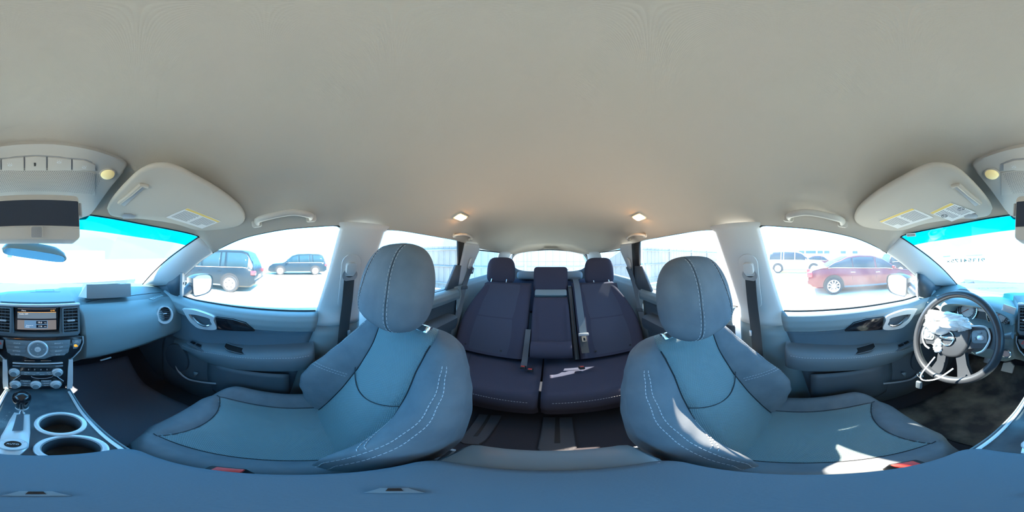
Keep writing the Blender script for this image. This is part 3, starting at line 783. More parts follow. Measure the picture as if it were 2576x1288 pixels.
def rear_headrest(par, x, w_, h_, v, n=-.02, m='rear_cloth'):
    def fn(u, t):
        a = 2*PI*u; ph = lerp(-PI/2, PI/2, t)*.999; c = math.cos(ph); q = math.sin(ph)
        return RB(0, 0, 0)*0 + V(x + w_/2*math.copysign(abs(math.cos(a))**.5, math.cos(a))*c**.4*(1 - .08*q), 0, 0) + V(0, RB(0, v, n).y, RB(0, v, n).z) + V(0, -.12, 1).normalized()*(h_/2*math.copysign(abs(q)**.7, q)) + V(0, 1, .12).normalized()*(.055*math.copysign(abs(math.sin(a))**.7, math.sin(a))*c**.5)
    hr = P_('headrest', gridm(fn, 44, 28, True, True), m, par, smooth=80)
    for sg in (1, -1):
        P_('headrest_post', tubem([RB(x + sg*.07, v - .20, n), RB(x + sg*.07, v - .04, n)], .006, 8), 'chrome', par)
    return hr
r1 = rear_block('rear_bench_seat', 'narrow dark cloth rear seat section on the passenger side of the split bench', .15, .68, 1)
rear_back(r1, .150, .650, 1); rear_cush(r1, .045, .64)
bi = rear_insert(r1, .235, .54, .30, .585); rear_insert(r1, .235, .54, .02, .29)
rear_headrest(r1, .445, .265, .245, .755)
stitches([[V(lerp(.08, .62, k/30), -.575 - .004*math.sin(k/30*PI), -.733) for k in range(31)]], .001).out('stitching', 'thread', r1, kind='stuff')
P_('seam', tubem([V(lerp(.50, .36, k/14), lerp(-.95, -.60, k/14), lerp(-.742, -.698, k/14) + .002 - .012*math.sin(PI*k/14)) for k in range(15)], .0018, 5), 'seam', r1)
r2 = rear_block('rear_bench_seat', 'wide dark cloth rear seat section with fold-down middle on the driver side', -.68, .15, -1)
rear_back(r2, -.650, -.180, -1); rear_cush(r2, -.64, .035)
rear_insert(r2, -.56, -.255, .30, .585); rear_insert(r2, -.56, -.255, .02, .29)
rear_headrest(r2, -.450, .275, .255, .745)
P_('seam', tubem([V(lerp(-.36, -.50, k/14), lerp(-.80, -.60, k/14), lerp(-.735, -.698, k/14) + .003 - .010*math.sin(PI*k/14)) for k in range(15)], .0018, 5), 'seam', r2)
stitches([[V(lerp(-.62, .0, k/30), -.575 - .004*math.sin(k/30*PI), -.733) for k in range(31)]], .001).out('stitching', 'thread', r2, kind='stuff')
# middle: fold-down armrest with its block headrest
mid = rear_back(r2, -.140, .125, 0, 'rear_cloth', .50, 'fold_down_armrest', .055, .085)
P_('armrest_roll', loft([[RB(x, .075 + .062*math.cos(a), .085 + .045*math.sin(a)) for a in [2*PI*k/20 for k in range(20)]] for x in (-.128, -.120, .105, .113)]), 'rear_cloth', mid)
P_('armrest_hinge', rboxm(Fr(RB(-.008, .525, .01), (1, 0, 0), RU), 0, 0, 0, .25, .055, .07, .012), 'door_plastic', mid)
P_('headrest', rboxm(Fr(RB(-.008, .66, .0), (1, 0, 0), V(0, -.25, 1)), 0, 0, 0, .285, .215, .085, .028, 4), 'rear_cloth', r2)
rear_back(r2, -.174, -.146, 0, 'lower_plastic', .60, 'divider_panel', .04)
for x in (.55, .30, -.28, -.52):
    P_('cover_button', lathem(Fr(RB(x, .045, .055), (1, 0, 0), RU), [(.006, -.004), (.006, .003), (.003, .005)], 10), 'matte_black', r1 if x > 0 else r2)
# third row peeking over the bench
for x, lab in ((.30, 'folded third-row headrest seen over the passenger side of the bench'), (-.30, 'folded third-row headrest seen over the driver side of the bench')):
    tr = thing('third_row_seat', lab, 'third row seat', (x, -2.0, -.72))
    P_('headrest', rboxm(Fr((x*.9, -1.95, -.235), (1, 0, 0), (0, 1, .05)), 0, 0, 0, .25, .12, .10, .04, 4), 'card_grey', tr)
    P_('backrest', rboxm(Fr((x*1.0, -2.0, -.50), (1, 0, 0), (0, 1, .1)), 0, 0, 0, .52, .12, .42, .04, 4), 'rear_cloth', tr)

# ================================================================== dashboard
db = thing('dashboard', 'blue-grey moulded dashboard with centre stack under the windscreen', 'dashboard', (0, .8, -.6))
def dash_sec(x):
    a = abs(x); k = min(a/.72, 1.0)
    wb = 1.13 - .22*k**2.2
    cen = 1 - ss(.150, .185, a); drv = ss(.18, .24, -x)*(1 - ss(.54, .60, -x))
    drop = .035*k**2
    P = [(wb, -.195), (.92 - .08*k, -.186 - drop*.4), (.80 - .03*k, -.188 - drop*.8), (.715, -.200 - drop), (.665, -.228 - drop*.9), (.632, -.27 - drop*.5), (.612, -.325), (.604, -.38), (.606, -.43), (.616, -.466), (.66, -.495), (.80, -.53), (1.12, -.62)]
    out = []
    for i, (y, z) in enumerate(P):
        if cen > 0:
            yc, zc = [(wb, -.195), (.92, -.186), (.80, -.185), (.70, -.188), (.655, -.193), (.690, -.23), (.690, -.30), (.68, -.36), (.67, -.42), (.66, -.48), (.68, -.53), (.80, -.58), (1.12, -.66)][i]
            y, z = lerp(y, yc, cen), lerp(z, zc, cen)
        if drv > 0:
            yc, zc = [(wb, -.195), (.92, -.188), (.82, -.186), (.76, -.187), (.755, -.20), (.755, -.25), (.75, -.30), (.66, -.335), (.62, -.40), (.612, -.47), (.66, -.53), (.80, -.57), (1.12, -.66)][i]
            y, z = lerp(y, yc, drv), lerp(z, zc, drv)
        out.append(V(x, y, z))
    return cr(out, 44)
xs = sorted(set([round(-.735 + 1.47*k/70, 4) for k in range(71)] + [-.185, -.17, -.15, .15, .17, .185]))
secs = [dash_sec(x) for x in xs]
nj = len(secs[0])
allv = [p for q in secs for p in q]
def faces_between(j0, j1): return [[i*nj + j, i*nj + j + 1, (i + 1)*nj + j + 1, (i + 1)*nj + j] for i in range(len(secs) - 1) for j in range(j0, j1)]
DBV = BVHTree.FromPolygons(allv, faces_between(0, nj - 1))
def dash_hit(px, py, gap=0.0):
    h = DBV.ray_cast(V(0, 0, 0), ray(px, py))
    if h[0] is None: return onY(px, py, .612), V(0, -1, 0)
    n = h[1] if h[1].dot(h[0]) < 0 else -h[1]; return h[0] + n*gap, n
def sub_mesh(V_, F_):
    idx = sorted({i for q in F_ for i in q}); mp = {a: b for b, a in enumerate(idx)}; return [V_[i] for i in idx], [[mp[i] for i in q] for q in F_]
v, f = sub_mesh(allv, faces_between(0, 13)); mk('top_pad', v, f, 'dash_top', db, smooth=70, recalc=False)
v, f = sub_mesh(allv, faces_between(13, nj - 1)); fc = mk('fascia', v, f, 'dash_plastic', db, smooth=70, recalc=False)
# crease between pad and fascia on the passenger side, glovebox lower line and latch
P_('pad_seam', tubem([dash_hit(x, y, .0005)[0] for x, y in ((216, 760), (250, 753), (300, 748), (345, 742), (380, 738), (405, 736))], .0016, 5), 'seam', db)
gb = P_('glovebox_seam', tubem([dash_hit(x, y, .0005)[0] for x, y in ((226, 902), (270, 892), (320, 878), (370, 862), (410, 850), (436, 842))], .0014, 5), 'seam', db)
p, n = dash_hit(268, 898, .002)
P_('glovebox_latch', rboxm(Fr(onY(266, 903, .612), (1, 0, .1), (0, 0, 1)), 0, 0, 0, .05, .006, .008, .002), 'brushed', db)
fr = Fr(onZ(113, 731, -.185), (1, 0, 0), (0, 1, 0))
P_('sensor_cover', ringm(fr, rrect(.098, .052, .008), rrect(.094, .048, .007), -.004, .0015), 'lower_plastic', db)
P_('speaker_lid', prismm(fr, rrect(.16, .085, .015), -.006, .0008, .0005), 'dash_top', db)
# demister slots at the dash end
for s in (1, -1):
    dv = P_('demister_vent', prismm(Fr(onZ(395, 747, -.226), (1, .25, 0), (-.25, 1, 0), s), [(-.055, -.014), (.05, -.010), (.055, .008), (-.055, .014)], -.006, .0008), 'dash_plastic', db)
    for k in range(5):
        P_('slot', rboxm(Fr(onZ(395, 747, -.226), (1, .25, 0), (-.25, 1, 0), s), -.038 + k*.017, 0, .0008, .005, .017, .002, .001), 'matte_black', dv)
# round outer vents
for s in (1, -1):
    c, n = dash_hit(412, 792, .004)
    fr = Fr(c, V(-n.y, n.x, 0), V(0, 0, 1)); fr = Fr(c, V(.85, -.35, 0), V(0, .25, 1), s)
    rv = P_('side_vent', ringm(fr, circ(.046, 32, 0, 0, .050), circ(.036, 32, 0, .004, .041), -.02, .012), 'silver', db, label='round side air vent with silver ring')
    P_('vent_well', prismm(fr, circ(.039, 28, 0, 0, .044), -.02, -.004), 'matte_black', rv)
    for k in range(-3, 4):
        w_ = math.sqrt(max(0, 1 - (k*.0105/.040)**2))*.034
        P_('vane', rboxm(fr, 0, .006 + k*.0105, .002, 2*w_, .0022, .010, .0008), 'lower_plastic', rv)
    P_('vane_tab', rboxm(fr, 0, .008, .011, .022, .006, .006, .002), 'silver', rv)
    P_('vent_dial', rboxm(fr, .004, -.034, .008, .026, .006, .004, .002), 'button_grey', rv)

# ------------------------------------------------------------------ centre stack
cs = fc
UF = Fr((-.004, .622, -.262), (1, 0, 0), (0, .10, 1))            # vents and screen surround
UP = [(-.168, .064), (.168, .064), (.168, -.060), (.155, -.078), (.05, -.082), (-.05, -.082), (-.155, -.078), (-.168, -.060)]
HOLE = [(-.095, .056), (.095, .056), (.088, -.058), (.080, -.060), (.03, -.060), (-.03, -.060), (-.080, -.060), (-.088, -.058)]
st_ = P_('display_surround', ringm(UF, UP, HOLE, -.06, 0), 'button_grey', db, smooth=30)
P_('silver_strip', rboxm(UF, 0, .066, .004, .338, .011, .014, .004), 'silver', db, label='silver strip over the display')
SF = UF.off(0, .000, -.022)
sc_ = P_('display_bezel', prismm(SF, rrect(.172, .112, .006), -.012, -.002), 'gloss_black', db)
A = (.154, .094)
P_('display', prismm(SF, rrect(A[0], A[1], .002), -.001, .0002), 'screen_glow', sc_)
P_('display_band', prismm(SF, [(-.077, .030), (.077, .030), (.077, .004), (-.077, .004)], .0003, .0006), 'screen_band', sc_)
P_('display_band', prismm(SF, [(-.077, .045), (.077, .045), (.077, .0315), (-.077, .0315)], .0003, .0006), 'screen_dark', sc_)
P_('display_band', prismm(SF, [(-.077, .003), (.077, .003), (.077, -.003), (-.077, -.003)], .0003, .0006), 'screen_dark', sc_)
P_('display_line', prismm(SF, [(-.077, .0318), (.077, .0318), (.077, .0303), (-.077, .0303)], .0007, .0009), 'screen_orange', sc_)
P_('display_card', prismm(SF, rrect(.092, .036, .002, 4, -.003, -.022), .0007, .0009), 'screen_blue', sc_)
for b in (-.0135, -.0305): P_('display_field', prismm(SF, rrect(.042, .0135, .001, 4, .019, b), .0010, .0012), 'screen_dark', sc_)
text('Menu', SF, -.052, .0385, .008, 'screen_white', sc_, .0012); text('6:44', SF, .063, .0385, .010, 'screen_orange', sc_, .0012)
text('Audio OFF', SF, -.052, .0235, .008, 'screen_white', sc_, .0012)
text('19.0', SF, .012, -.0138, .0105, 'screen_white', sc_, .0014); text('mpg', SF, .033, -.0145, .005, 'screen_white', sc_, .0014)
text('116', SF, .014, -.0308, .0105, 'screen_white', sc_, .0014); text('miles', SF, .033, -.0315, .005, 'screen_white', sc_, .0014)
text('Distance to', SF, -.028, -.027, .006, 'screen_white', sc_, .0014); text('Empty', SF, -.036, -.034, .006, 'screen_white', sc_, .0014)
for sg in (1, -1):                                                # rectangular vents
    vf = UF.off(sg*.130, .001, 0)
    vt = P_('centre_vent', ringm(vf, rrect(.066, .112, .006), rrect(.056, .102, .004), -.02, .014), 'button_grey', db)
    P_('vent_well', prismm(vf, rrect(.058, .104, .003), -.01, .0012), 'matte_black', vt)
    for k in range(7): P_('vane', rboxm(vf, 0, -.042 + k*.014, .007, .056, .0028, .010, .001), 'button_grey', vt)
    for k in range(-1, 3): P_('rear_vane', rboxm(vf, -.020 + k*.014, 0, .003, .002, .10, .004, 0), 'lower_plastic', vt)
    P_('vane_tab', rboxm(vf, 0, .0, .013, .030, .008, .010, .003), 'silver', vt)
# sloping lower stack
LS = Fr((0, .585, -.335), (1, 0, 0), (0, .060, .20))
def lp(x, y): return LS.px(x, y)
bot = lp(95, 974)[1]
PL = [(-.165, .010), (.165, .010), (.165, -.018), (.150, -.050), (.112, -.090), (.098, bot), (-.098, bot), (-.112, -.090), (-.150, -.050), (-.165, -.018)]
gp = P_('stack_panel', prismm(LS, PL, -.07, .0, .003), 'gloss_black', db, label='glossy black control panel on the centre stack')
P_('panel_edge', tubem([LS(a, b, .001) for a, b in [(-.167, .008), (-.166, -.02), (-.152, -.052), (-.114, -.092)]], .0022, 6), 'brushed', gp)
P_('panel_edge', tubem([LS(a, b, .001) for a, b in [(.167, .008), (.166, -.02), (.152, -.052), (.114, -.092)]], .0022, 6), 'brushed', gp)
for sg in (1, -1):                                                # silver side blades
    P_('side_blade', loft([[LS(sg*a, b, c) for a, b, c in ((x0, y0, -.02), (x0, y0, .008), (x1, y0, .008), (x1, y0, -.02))] for x0, x1, y0 in ((.107, .121, -.088), (.101, .118, -.14), (.096, .114, -.20), (.093, .110, bot - .012))]), 'silver', db, label='silver blade beside the centre stack')
CPN = [(-.118, .0), (.118, .0), (.114, -.030), (.105, -.058), (.05, -.068), (.022, -.078), (-.022, -.078), (-.05, -.068), (-.105, -.058), (-.114, -.030)]
cp_ = P_('button_panel', prismm(LS, CPN, .0, .005, .002), 'button_grey', db)
for sg in (1, -1):
    for k in range(3):
        P_('button', prismm(LS.off(sg*.074, -.012 - k*.0165), [(-.036, .0072), (.036, .0072), (.034 if sg > 0 else .026, -.0072), (-.026 if sg > 0 else -.034, -.0072)], .0045, .0075, .001), 'button_grey', cp_)
    P_('button', prismm(LS.off(sg*.070, -.0605), [(-.03, .005), (.032, .006), (.022, -.005), (-.02, -.005)] if sg > 0 else [(-.032, .006), (.03, .005), (.02, -.005), (-.022, -.005)], .004, .0075, .001), 'button_grey', cp_)
for k, (a, b) in enumerate((('STATUS', 'BRIGHT +'), ('INFO', '* / (   OFF'), ('SETTING', 'BRIGHT -'))):
    text(a, LS, -.074, -.012 - k*.0165, .007, 'mark_white', cp_, .0079); text(b, LS, .074, -.012 - k*.0165, .007, 'mark_white', cp_, .0079)
text('BACK', LS, -.070, -.0605, .006, 'mark_white', cp_, .0079); text('BACK', LS, .070, -.0605, .006, 'mark_white', cp_, .0079)
kf = LS.off(0, -.034)
kn = P_('rotary_selector', lathem(kf, [(.037, .004), (.037, .009), (.033, .012), (.030, .010), (.026, .011), (.012, .011), (.011, .015), (.004, .016)], 32), 'silver', cp_)
P_('selector_face', ringm(kf, circ(.029, 28), circ(.012, 28), .009, .0125), 'button_grey', kn)
for a in range(4): text('+', kf, .021*math.cos(a*PI/2), .021*math.sin(a*PI/2), .007, 'mark_white', kn, .0131)
text('ENTER', kf, 0, 0, .004, 'mark_dim', kn, .0165)
# hazard and airbag tiles
for sg, nm in ((1, 'airbag'), (-1, 'hazard')):
    tl = P_('%s_tile' % nm, prismm(LS.off(sg*.136, -.022), [(sg*-.012, .018), (sg*.024, .018), (sg*.020, .002), (sg*.004, -.020), (sg*-.010, -.020)], 0, .004, .0015), 'button_grey', gp)
    if sg > 0:
        text('PASS', LS, .140, -.009, .005, 'mark_white', tl, .005); text('AIRBAG', LS, .140, -.014, .005, 'mark_white', tl, .005)
        P_('airbag_lamp', prismm(LS.off(.135, -.028), circ(.0062, 14), .004, .0048), 'warn_orange', tl)
        P_('airbag_lamp', prismm(LS.off(.139, -.031), rrect(.010, .005, .002), .004, .0048), 'warn_orange', tl)
    else: P_('hazard_mark', ringm(LS.off(-.138, -.016), [(-.009, -.006), (.009, -.006), (0, .009)], [(-.005, -.004), (.005, -.004), (0, .005)], .004, .0048), 'red_plastic', tl)
# silver bar, disc slot, radio row, knobs
a, b = lp(92, 914); P_('chrome_bar', rboxm(LS, 0, b, .004, .172, .006, .008, .002), 'silver', gp)
for x in (-.028, .028): P_('chrome_fin', rboxm(LS, x, b + .012, .001, .036, .0022, .003, .001), 'chrome', gp)
a, b = lp(92, 922); P_('disc_slot', rboxm(LS, 0, b, .001, .172, .009, .005, .002), 'button_grey', gp); P_('disc_mouth', rboxm(LS, 0, b, .003, .12, .003, .003, 0), 'matte_black', gp)
a, b = lp(92, 930)
for k in range(6): text(str(k + 1), LS, -.052 + k*.0208, b, .009, 'mark_white', gp, .0006)
a, b1 = lp(92, 939)
rr_ = P_('radio_row', rboxm(LS, 0, b1, .002, .115, .018, .006, .003), 'button_grey', gp)
for k, q in enumerate(('AM·FM', 'XM', 'AUX')): text(q, LS, -.036 + k*.036, b1 + .004, .006, 'mark_white', rr_, .0056)
for k, q in enumerate(('SEEK', 'CAT', 'TRACK', 'MENU')): text(q, LS, -.040 + k*.027, b1 - .004, .005, 'mark_white', rr_, .0056)
def knob(px, py, r=.0128):
    a, b = lp(px, py); kf = LS.off(a, b)
    k = P_('knob', lathem(kf, [(r*1.45, 0), (r*1.45, .004), (r*1.25, .006), (r*1.0, .006), (r, .020), (r*.88, .024), (r*.4, .0235)], 28), 'silver', gp)
    P_('knob_face', lathem(kf, [(r*.82, .0236), (r*.80, .0252), (r*.2, .0254)], 24), 'button_grey', k)
    P_('knob_ring', ringm(kf, circ(r*1.62, 28), circ(r*1.4, 28), 0, .003), 'button_grey', gp)
for x, y in ((36, 936), (144, 936), (39, 966), (90, 967), (140, 966)): knob(x, y)
for x in (64, 116):
    a, b = lp(x, 958)
    for dy_, q in ((.0, 'AUTO' if x < 90 else 'FRONT'), (-.011, 'A/C' if x < 90 else 'MODE'), (-.022, 'OFF' if x < 90 else 'REAR')):
        bt = P_('button', rboxm(LS, a, b + dy_, .002, .034, .009, .004, .001), 'button_grey', gp); text(q, LS, a, b + dy_, .006, 'mark_white', bt, .0045)
a, b = lp(106, 946); P_('tray_arc', tubem([LS(a + .036*math.cos(t), b + .012*math.sin(t), .001) for t in [PI + PI*k/12 for k in range(13)]], .0012, 5), 'brushed', gp)
for sg in (1, -1): P_('panel_edge', tubem([LS(sg*.058, lp(92, 945)[1], .001), LS(sg*.085, lp(92, 961)[1], .001)], .0012, 5), 'brushed', gp)

# ------------------------------------------------------------------ driver instruments
ch_c = V(-.372, .70, -.262)
def arch(k, sx, sz, y, dz=0):
    a = PI*k; return V(ch_c.x + sx*math.cos(a), y, ch_c.z + dz + sz*(abs(math.sin(a))**.7))
hood = [[arch(k/30, .176, .074, .600 + .01, -.02), ] for k in range(31)]
secs_h = []
for k in range(31):
    t = k/30
    secs_h.append([arch(t, .200, .078, .80, -.02), arch(t, .198, .078, .66, -.015), arch(t, .190, .074, .612, -.02), arch(t, .180, .064, .604, -.026), arch(t, .168, .056, .62, -.03), arch(t, .155, .050, .70, -.045)])
v, f = loft(secs_h, False, False); P_('instrument_hood', (v, f), 'dash_plastic', db, smooth=60)
mk('hood_side', [V(-.565, .80, -.20), V(-.565, .625, -.28), V(-.565, .615, -.40), V(-.20, .615, -.40), V(-.20, .63, -.345), V(-.54, .63, -.345)], [[0, 1, 2], [2, 3, 4, 5]], 'dash_plastic', db)
IF = Fr((-.372, .705, -.280), (1, 0, 0), (0, .30, 1))
ic = P_('instrument_cluster', prismm(IF, [(-.165, -.062), (.165, -.062), (.158, .02), (.11, .055), (0, .066), (-.11, .055), (-.158, .02)], -.01, 0), 'dial_dark', db)
for x in (-.085, .085):
    df = IF.off(x, -.008, .001)
    dl = P_('dial', lathem(df, [(.060, 0), (.060, .006), (.056, .007), (.054, .003), (.040, .002)], 36), 'dial_dark', ic)
    P_('dial_face', prismm(df, circ(.038, 28), .002, .0035), 'dial_face', dl)
    P_('dial_ring', ringm(df, circ(.060, 36), circ(.056, 36), .004, .009), 'chrome', dl)
    tk = MB()
    for k in range(25):
        a = math.radians(225 - 270*k/24); L0 = .044 if k % 3 else .041
        tk.add(*tubem([df(L0*math.cos(a), L0*math.sin(a), .004), df(.053*math.cos(a), .053*math.sin(a), .004)], .0009, 4))
    tk.out('dial_ticks', 'mark_white', dl, kind='stuff')
    for k in range(9):
        a = math.radians(225 - 270*k/8); text(str(k*20 if x < 0 else k), df, .033*math.cos(a), .033*math.sin(a), .009, 'label_ink', dl, .004)
    a = math.radians(215); P_('needle', tubem([df(-.01*math.cos(a), -.01*math.sin(a), .008), df(.048*math.cos(a), .048*math.sin(a), .008)], [.0018, .0008], 6), 'needle_red', dl)
P_('trip_display', prismm(IF.off(0, .02, .001), rrect(.05, .045, .004), 0, .002), 'screen_band', ic)
hp_, hn = dash_hit(2552 - 2576, 775, 0)
P_('trip_switch_plate', rboxm(Fr(onY(-38, 778, .598), (1, .0, -.25), (0, .25, 1)), 0, 0, 0, .055, .030, .008, .003), 'silver', db)
# start button, column shroud, stalk
fr = Fr(onY(2531 - 2576, 889, .600), (1, 0, 0), (0, .15, 1))
sb = P_('start_button', lathem(fr, [(.023, -.01), (.023, .006), (.020, .008), (.0165, .004), (.015, .004)], 28), 'chrome', db, label='round chrome-ringed start button')
P_('start_face', prismm(fr, circ(.0145, 22), .003, .006, .001), 'start_button', sb)

# ------------------------------------------------------------------ steering wheel
WC = V(-.372, .468, -.325); WA = math.radians(24)
WN = V(0, -math.cos(WA), math.sin(WA)); WV = V(0, math.sin(WA), math.cos(WA))
roll = math.radians(-14)
WU = V(math.cos(roll), 0, 0) + WV*(-math.sin(roll)); WVr = WV*math.cos(roll) + V(math.sin(roll), 0, 0)
WF = Fr(WC, WU, WVr)
sw = thing('steering_wheel', 'black leather steering wheel with burst white airbag in its hub', 'steering wheel', WC)
RWH = .183
P_('rim', tubem([WF(RWH*math.cos(2*PI*k/64), RWH*math.sin(2*PI*k/64), 0) for k in range(64)], .0155, 14, True), 'leather_black', sw)
for k in range(8):
    pass
for a in (200, 340, 262, 278):
    pass
hub = [(-.075, .045), (-.04, .058), (.04, .058), (.075, .045), (.085, .01), (.07, -.04), (.04, -.075), (0, -.085), (-.04, -.075), (-.07, -.04), (-.085, .01)]
hb_ = P_('hub', prismm(WF, [(p.x, p.z) for p in cr([(a, 0, b) for a, b in hub + hub[:1]], 45)[:-1]], -.045, .012, .012, 3), 'leather_black', sw)
for sg in (1, -1):
    sp = [[WF(sg*a, b, c) for a, b, c in q] for q in (
        ((.06, .040, -.02), (.06, .045, .004), (.06, -.045, .004), (.06, -.045, -.02)),
        ((.10, .034, -.022), (.10, .040, .000), (.10, -.040, .000), (.10, -.040, -.022)),
        ((.145, .030, -.02), (.145, .036, -.004), (.145, -.042, -.004), (.145, -.042, -.02)),
        ((.178, .034, -.012), (.178, .040, .002), (.178, -.055, .002), (.178, -.055, -.012)))]
    s_ = P_('spoke', loft(sp), 'leather_black', sw)
    P_('spoke_trim', tubem(cr([WF(sg*.082, .045, .008), WF(sg*.135, .040, .004), WF(sg*.150, .0, .003), WF(sg*.128, -.045, .004), WF(sg*.10, -.06, .004)], 20), .004, 6), 'silver', s_)
    pd_ = P_('switch_pad', prismm(WF.off(sg*.112, .004), rrect(.058, .050, .012), -.004, .006, .002), 'button_grey', s_)
    P_('rocker', prismm(WF.off(sg*.118, 0), rrect(.026, .020, .008), .004, .010, .003), 'brushed', pd_)
    P_('switch', prismm(WF.off(sg*.096, -.004), circ(.006, 14), .004, .009, .001), 'button_grey', pd_)
    P_('switch', prismm(WF.off(sg*.114, .019), rrect(.018, .008, .003), .004, .009, .001), 'button_grey', pd_)
    lo = [[WF(sg*a, b, c) for a, b, c in q] for q in (
        ((.018, -.060, -.02), (.018, -.060, .004), (.055, -.050, .004), (.055, -.050, -.02)),
        ((.026, -.120, -.02), (.026, -.120, -.002), (.062, -.110, -.002), (.062, -.110, -.02)),
        ((.034, -.178, -.012), (.034, -.178, .004), (.085, -.160, .004), (.085, -.160, -.012)))]
    P_('lower_spoke', loft(lo), 'leather_black', sw)
P_('column_shroud', loft([[WF(a*k, b*k, c) for a, b in circ(.060, 20, 0, -.01, .055)] for c, k in ((-.05, .9), (-.09, 1.1), (-.2, 1.15))]), 'lower_plastic', db)
# emblem: ring with bar and lettering
ef = WF.off(-.012, -.006, .016)
em = P_('emblem', tubem([ef(.029*math.cos(2*PI*k/40), .029*math.sin(2*PI*k/40), 0) for k in range(40)], .0026, 8, True), 'chrome', sw, label='chrome ring emblem with lettered bar')
P_('emblem_bar', rboxm(ef, 0, 0, .001, .068, .0135, .005, .002), 'chrome', em)
text('NISSAN', ef, 0, 0, .0125, 'matte_black', em, .0040, bold=.0003)
# airbag remains: crumpled white cloth from the hub
def bag(cx_, cy_, rx, ry, h, seed, lo=0.0, name='burst_airbag', nu=56, nv=20):
    rnd = random.Random(seed); ph = [rnd.uniform(0, 6.28) for _ in range(8)]
    def fn(u, t):
        a = 2*PI*u; r = math.sin(t*PI/2*.999)
        wob = 1 + .10*math.sin(3*a + ph[0]) + .07*math.sin(5*a + ph[1]) + .05*math.sin(9*a + ph[2])*r + .03*math.sin(17*a + ph[3])*r
        z = h*(math.cos(t*PI/2)**.8)*(1 + .25*math.sin(2*a + ph[4]) + .12*math.sin(7*a + ph[5])*r) + .004*math.sin(13*a + ph[6])*r + .003*math.sin(23*a + 9*t)
        return WF(cx_ + rx*r*wob*math.cos(a), cy_ + ry*r*wob*math.sin(a), lo + z)
    v, f = gridm(fn, nu, nv, True); return mk(name, v, f, 'white_cloth', sw, smooth=70, solid=-.0015)
ab = bag(-.040, .060, .100, .050, .055, 3, .006)
ab['label'] = 'crumpled white airbag cloth hanging out of the hub'
bag(.048, .052, .034, .030, .028, 11, .006, 'airbag_fold'); bag(-.052, -.042, .020, .030, .012, 5, .012, 'airbag_fold')
# wiper stalk
stk = thing('wiper_stalk', 'black wiper stalk with grey end cap beside the instruments', 'stalk', WC + V(.1, .08, 0))
P_('arm', tubem([WF(.078, -.003, -.106), WF(.13, .0, -.10), WF(.175, .0, -.095)], [.008, .009, .011], 10), 'lower_plastic', stk)
P_('end_cap', tubem([WF(.172, 0, -.095), WF(.20, .0, -.092)], [.013, .015], 12), 'button_grey', stk)
# key fob on a loop of cable tie
kf_ = thing('key_fob', 'black key fob hanging on a white cable-tie loop from the wheel', 'key fob', onY(2312 - 2576, 968, .38))
lpx = [(2352, 898), (2338, 915), (2322, 935), (2316, 947), (2320, 955), (2337, 957), (2360, 952), (2380, 940), (2398, 927)]
P_('cable_tie', tubem(cr([onY(x - 2576, y, yy) for (x, y), yy in zip(lpx, (.40, .375, .355, .34, .335, .34, .35, .365, .385))], 40), .0026, 6), 'white_plastic', kf_)
rc = onY(2314 - 2576, 944, .330)
P_('key_ring', tubem([rc + V(.014*math.cos(2*PI*k/24), .003*math.sin(2*PI*k/24), .010*math.sin(2*PI*k/24)) for k in range(24)], .0011, 6, True), 'chrome', kf_)
P_('fob_body', rboxm(Fr(onY(2312 - 2576, 968, .325), (1, .3, 0), (-.15, 0, 1)), 0, 0, 0, .022, .042, .012, .006, 3), 'lower_plastic', kf_)

# ------------------------------------------------------------------ pedals and driver's floor mat
pd1 = thing('brake_pedal', 'worn metal-faced brake pedal in the driver footwell', 'pedal', (-.33, .86, -.8))
fr = Fr(onY(2492 - 2576, 907, .86), (1, 0, 0), (0, .6, 1))
P_('pad', rboxm(fr, 0, 0, 0, .085, .05, .014, .006), 'brushed', pd1)
P_('arm', tubem([fr(0, 0, -.01), fr(0, .06, -.035), fr(0, .10, -.05)], .009, 8), 'lower_plastic', pd1)
pd2 = thing('accelerator_pedal', 'accelerator pedal pad in the driver footwell with sunlight painted into its white', 'pedal', (-.25, .88, -.85))
fr = Fr(onY(2535 - 2576, 925, .84), (1, 0, 0), (0, .5, 1))
P_('pad', prismm(fr, [(-.035, -.03), (.03, -.035), (.035, .02), (.01, .045), (-.03, .03)], -.01, .006, .004), 'paper', pd2)  # white colour stands in for sunlight falling on the pad
P_('arm', tubem([fr(0, .02, -.01), fr(0, .10, -.035)], .008, 8), 'lower_plastic', pd2)
v, f = gridm(lambda u, t: V(lerp(-.60, -.15, u), lerp(.36, .98, t), flz(-.3, lerp(.36, .98, t)) + .012 + .002*math.sin(u*20)*math.sin(t*17)), 16, 20)
mk('floor_mat', v, f, 'dirty_mat', solid=-.006, label='dirty charcoal floor mat with pale scuffs under the steering wheel', cat='floor mat')
v, f = gridm(lambda u, t: V(lerp(.15, .60, u), lerp(.36, .98, t), flz(.3, lerp(.36, .98, t)) + .012), 12, 20)  # passenger mat, added to brighten the shaded footwell
mk('floor_mat', v, f, 'floor_mat', solid=-.006, label='added blue-grey floor mat lightening the dark passenger footwell', cat='floor mat')

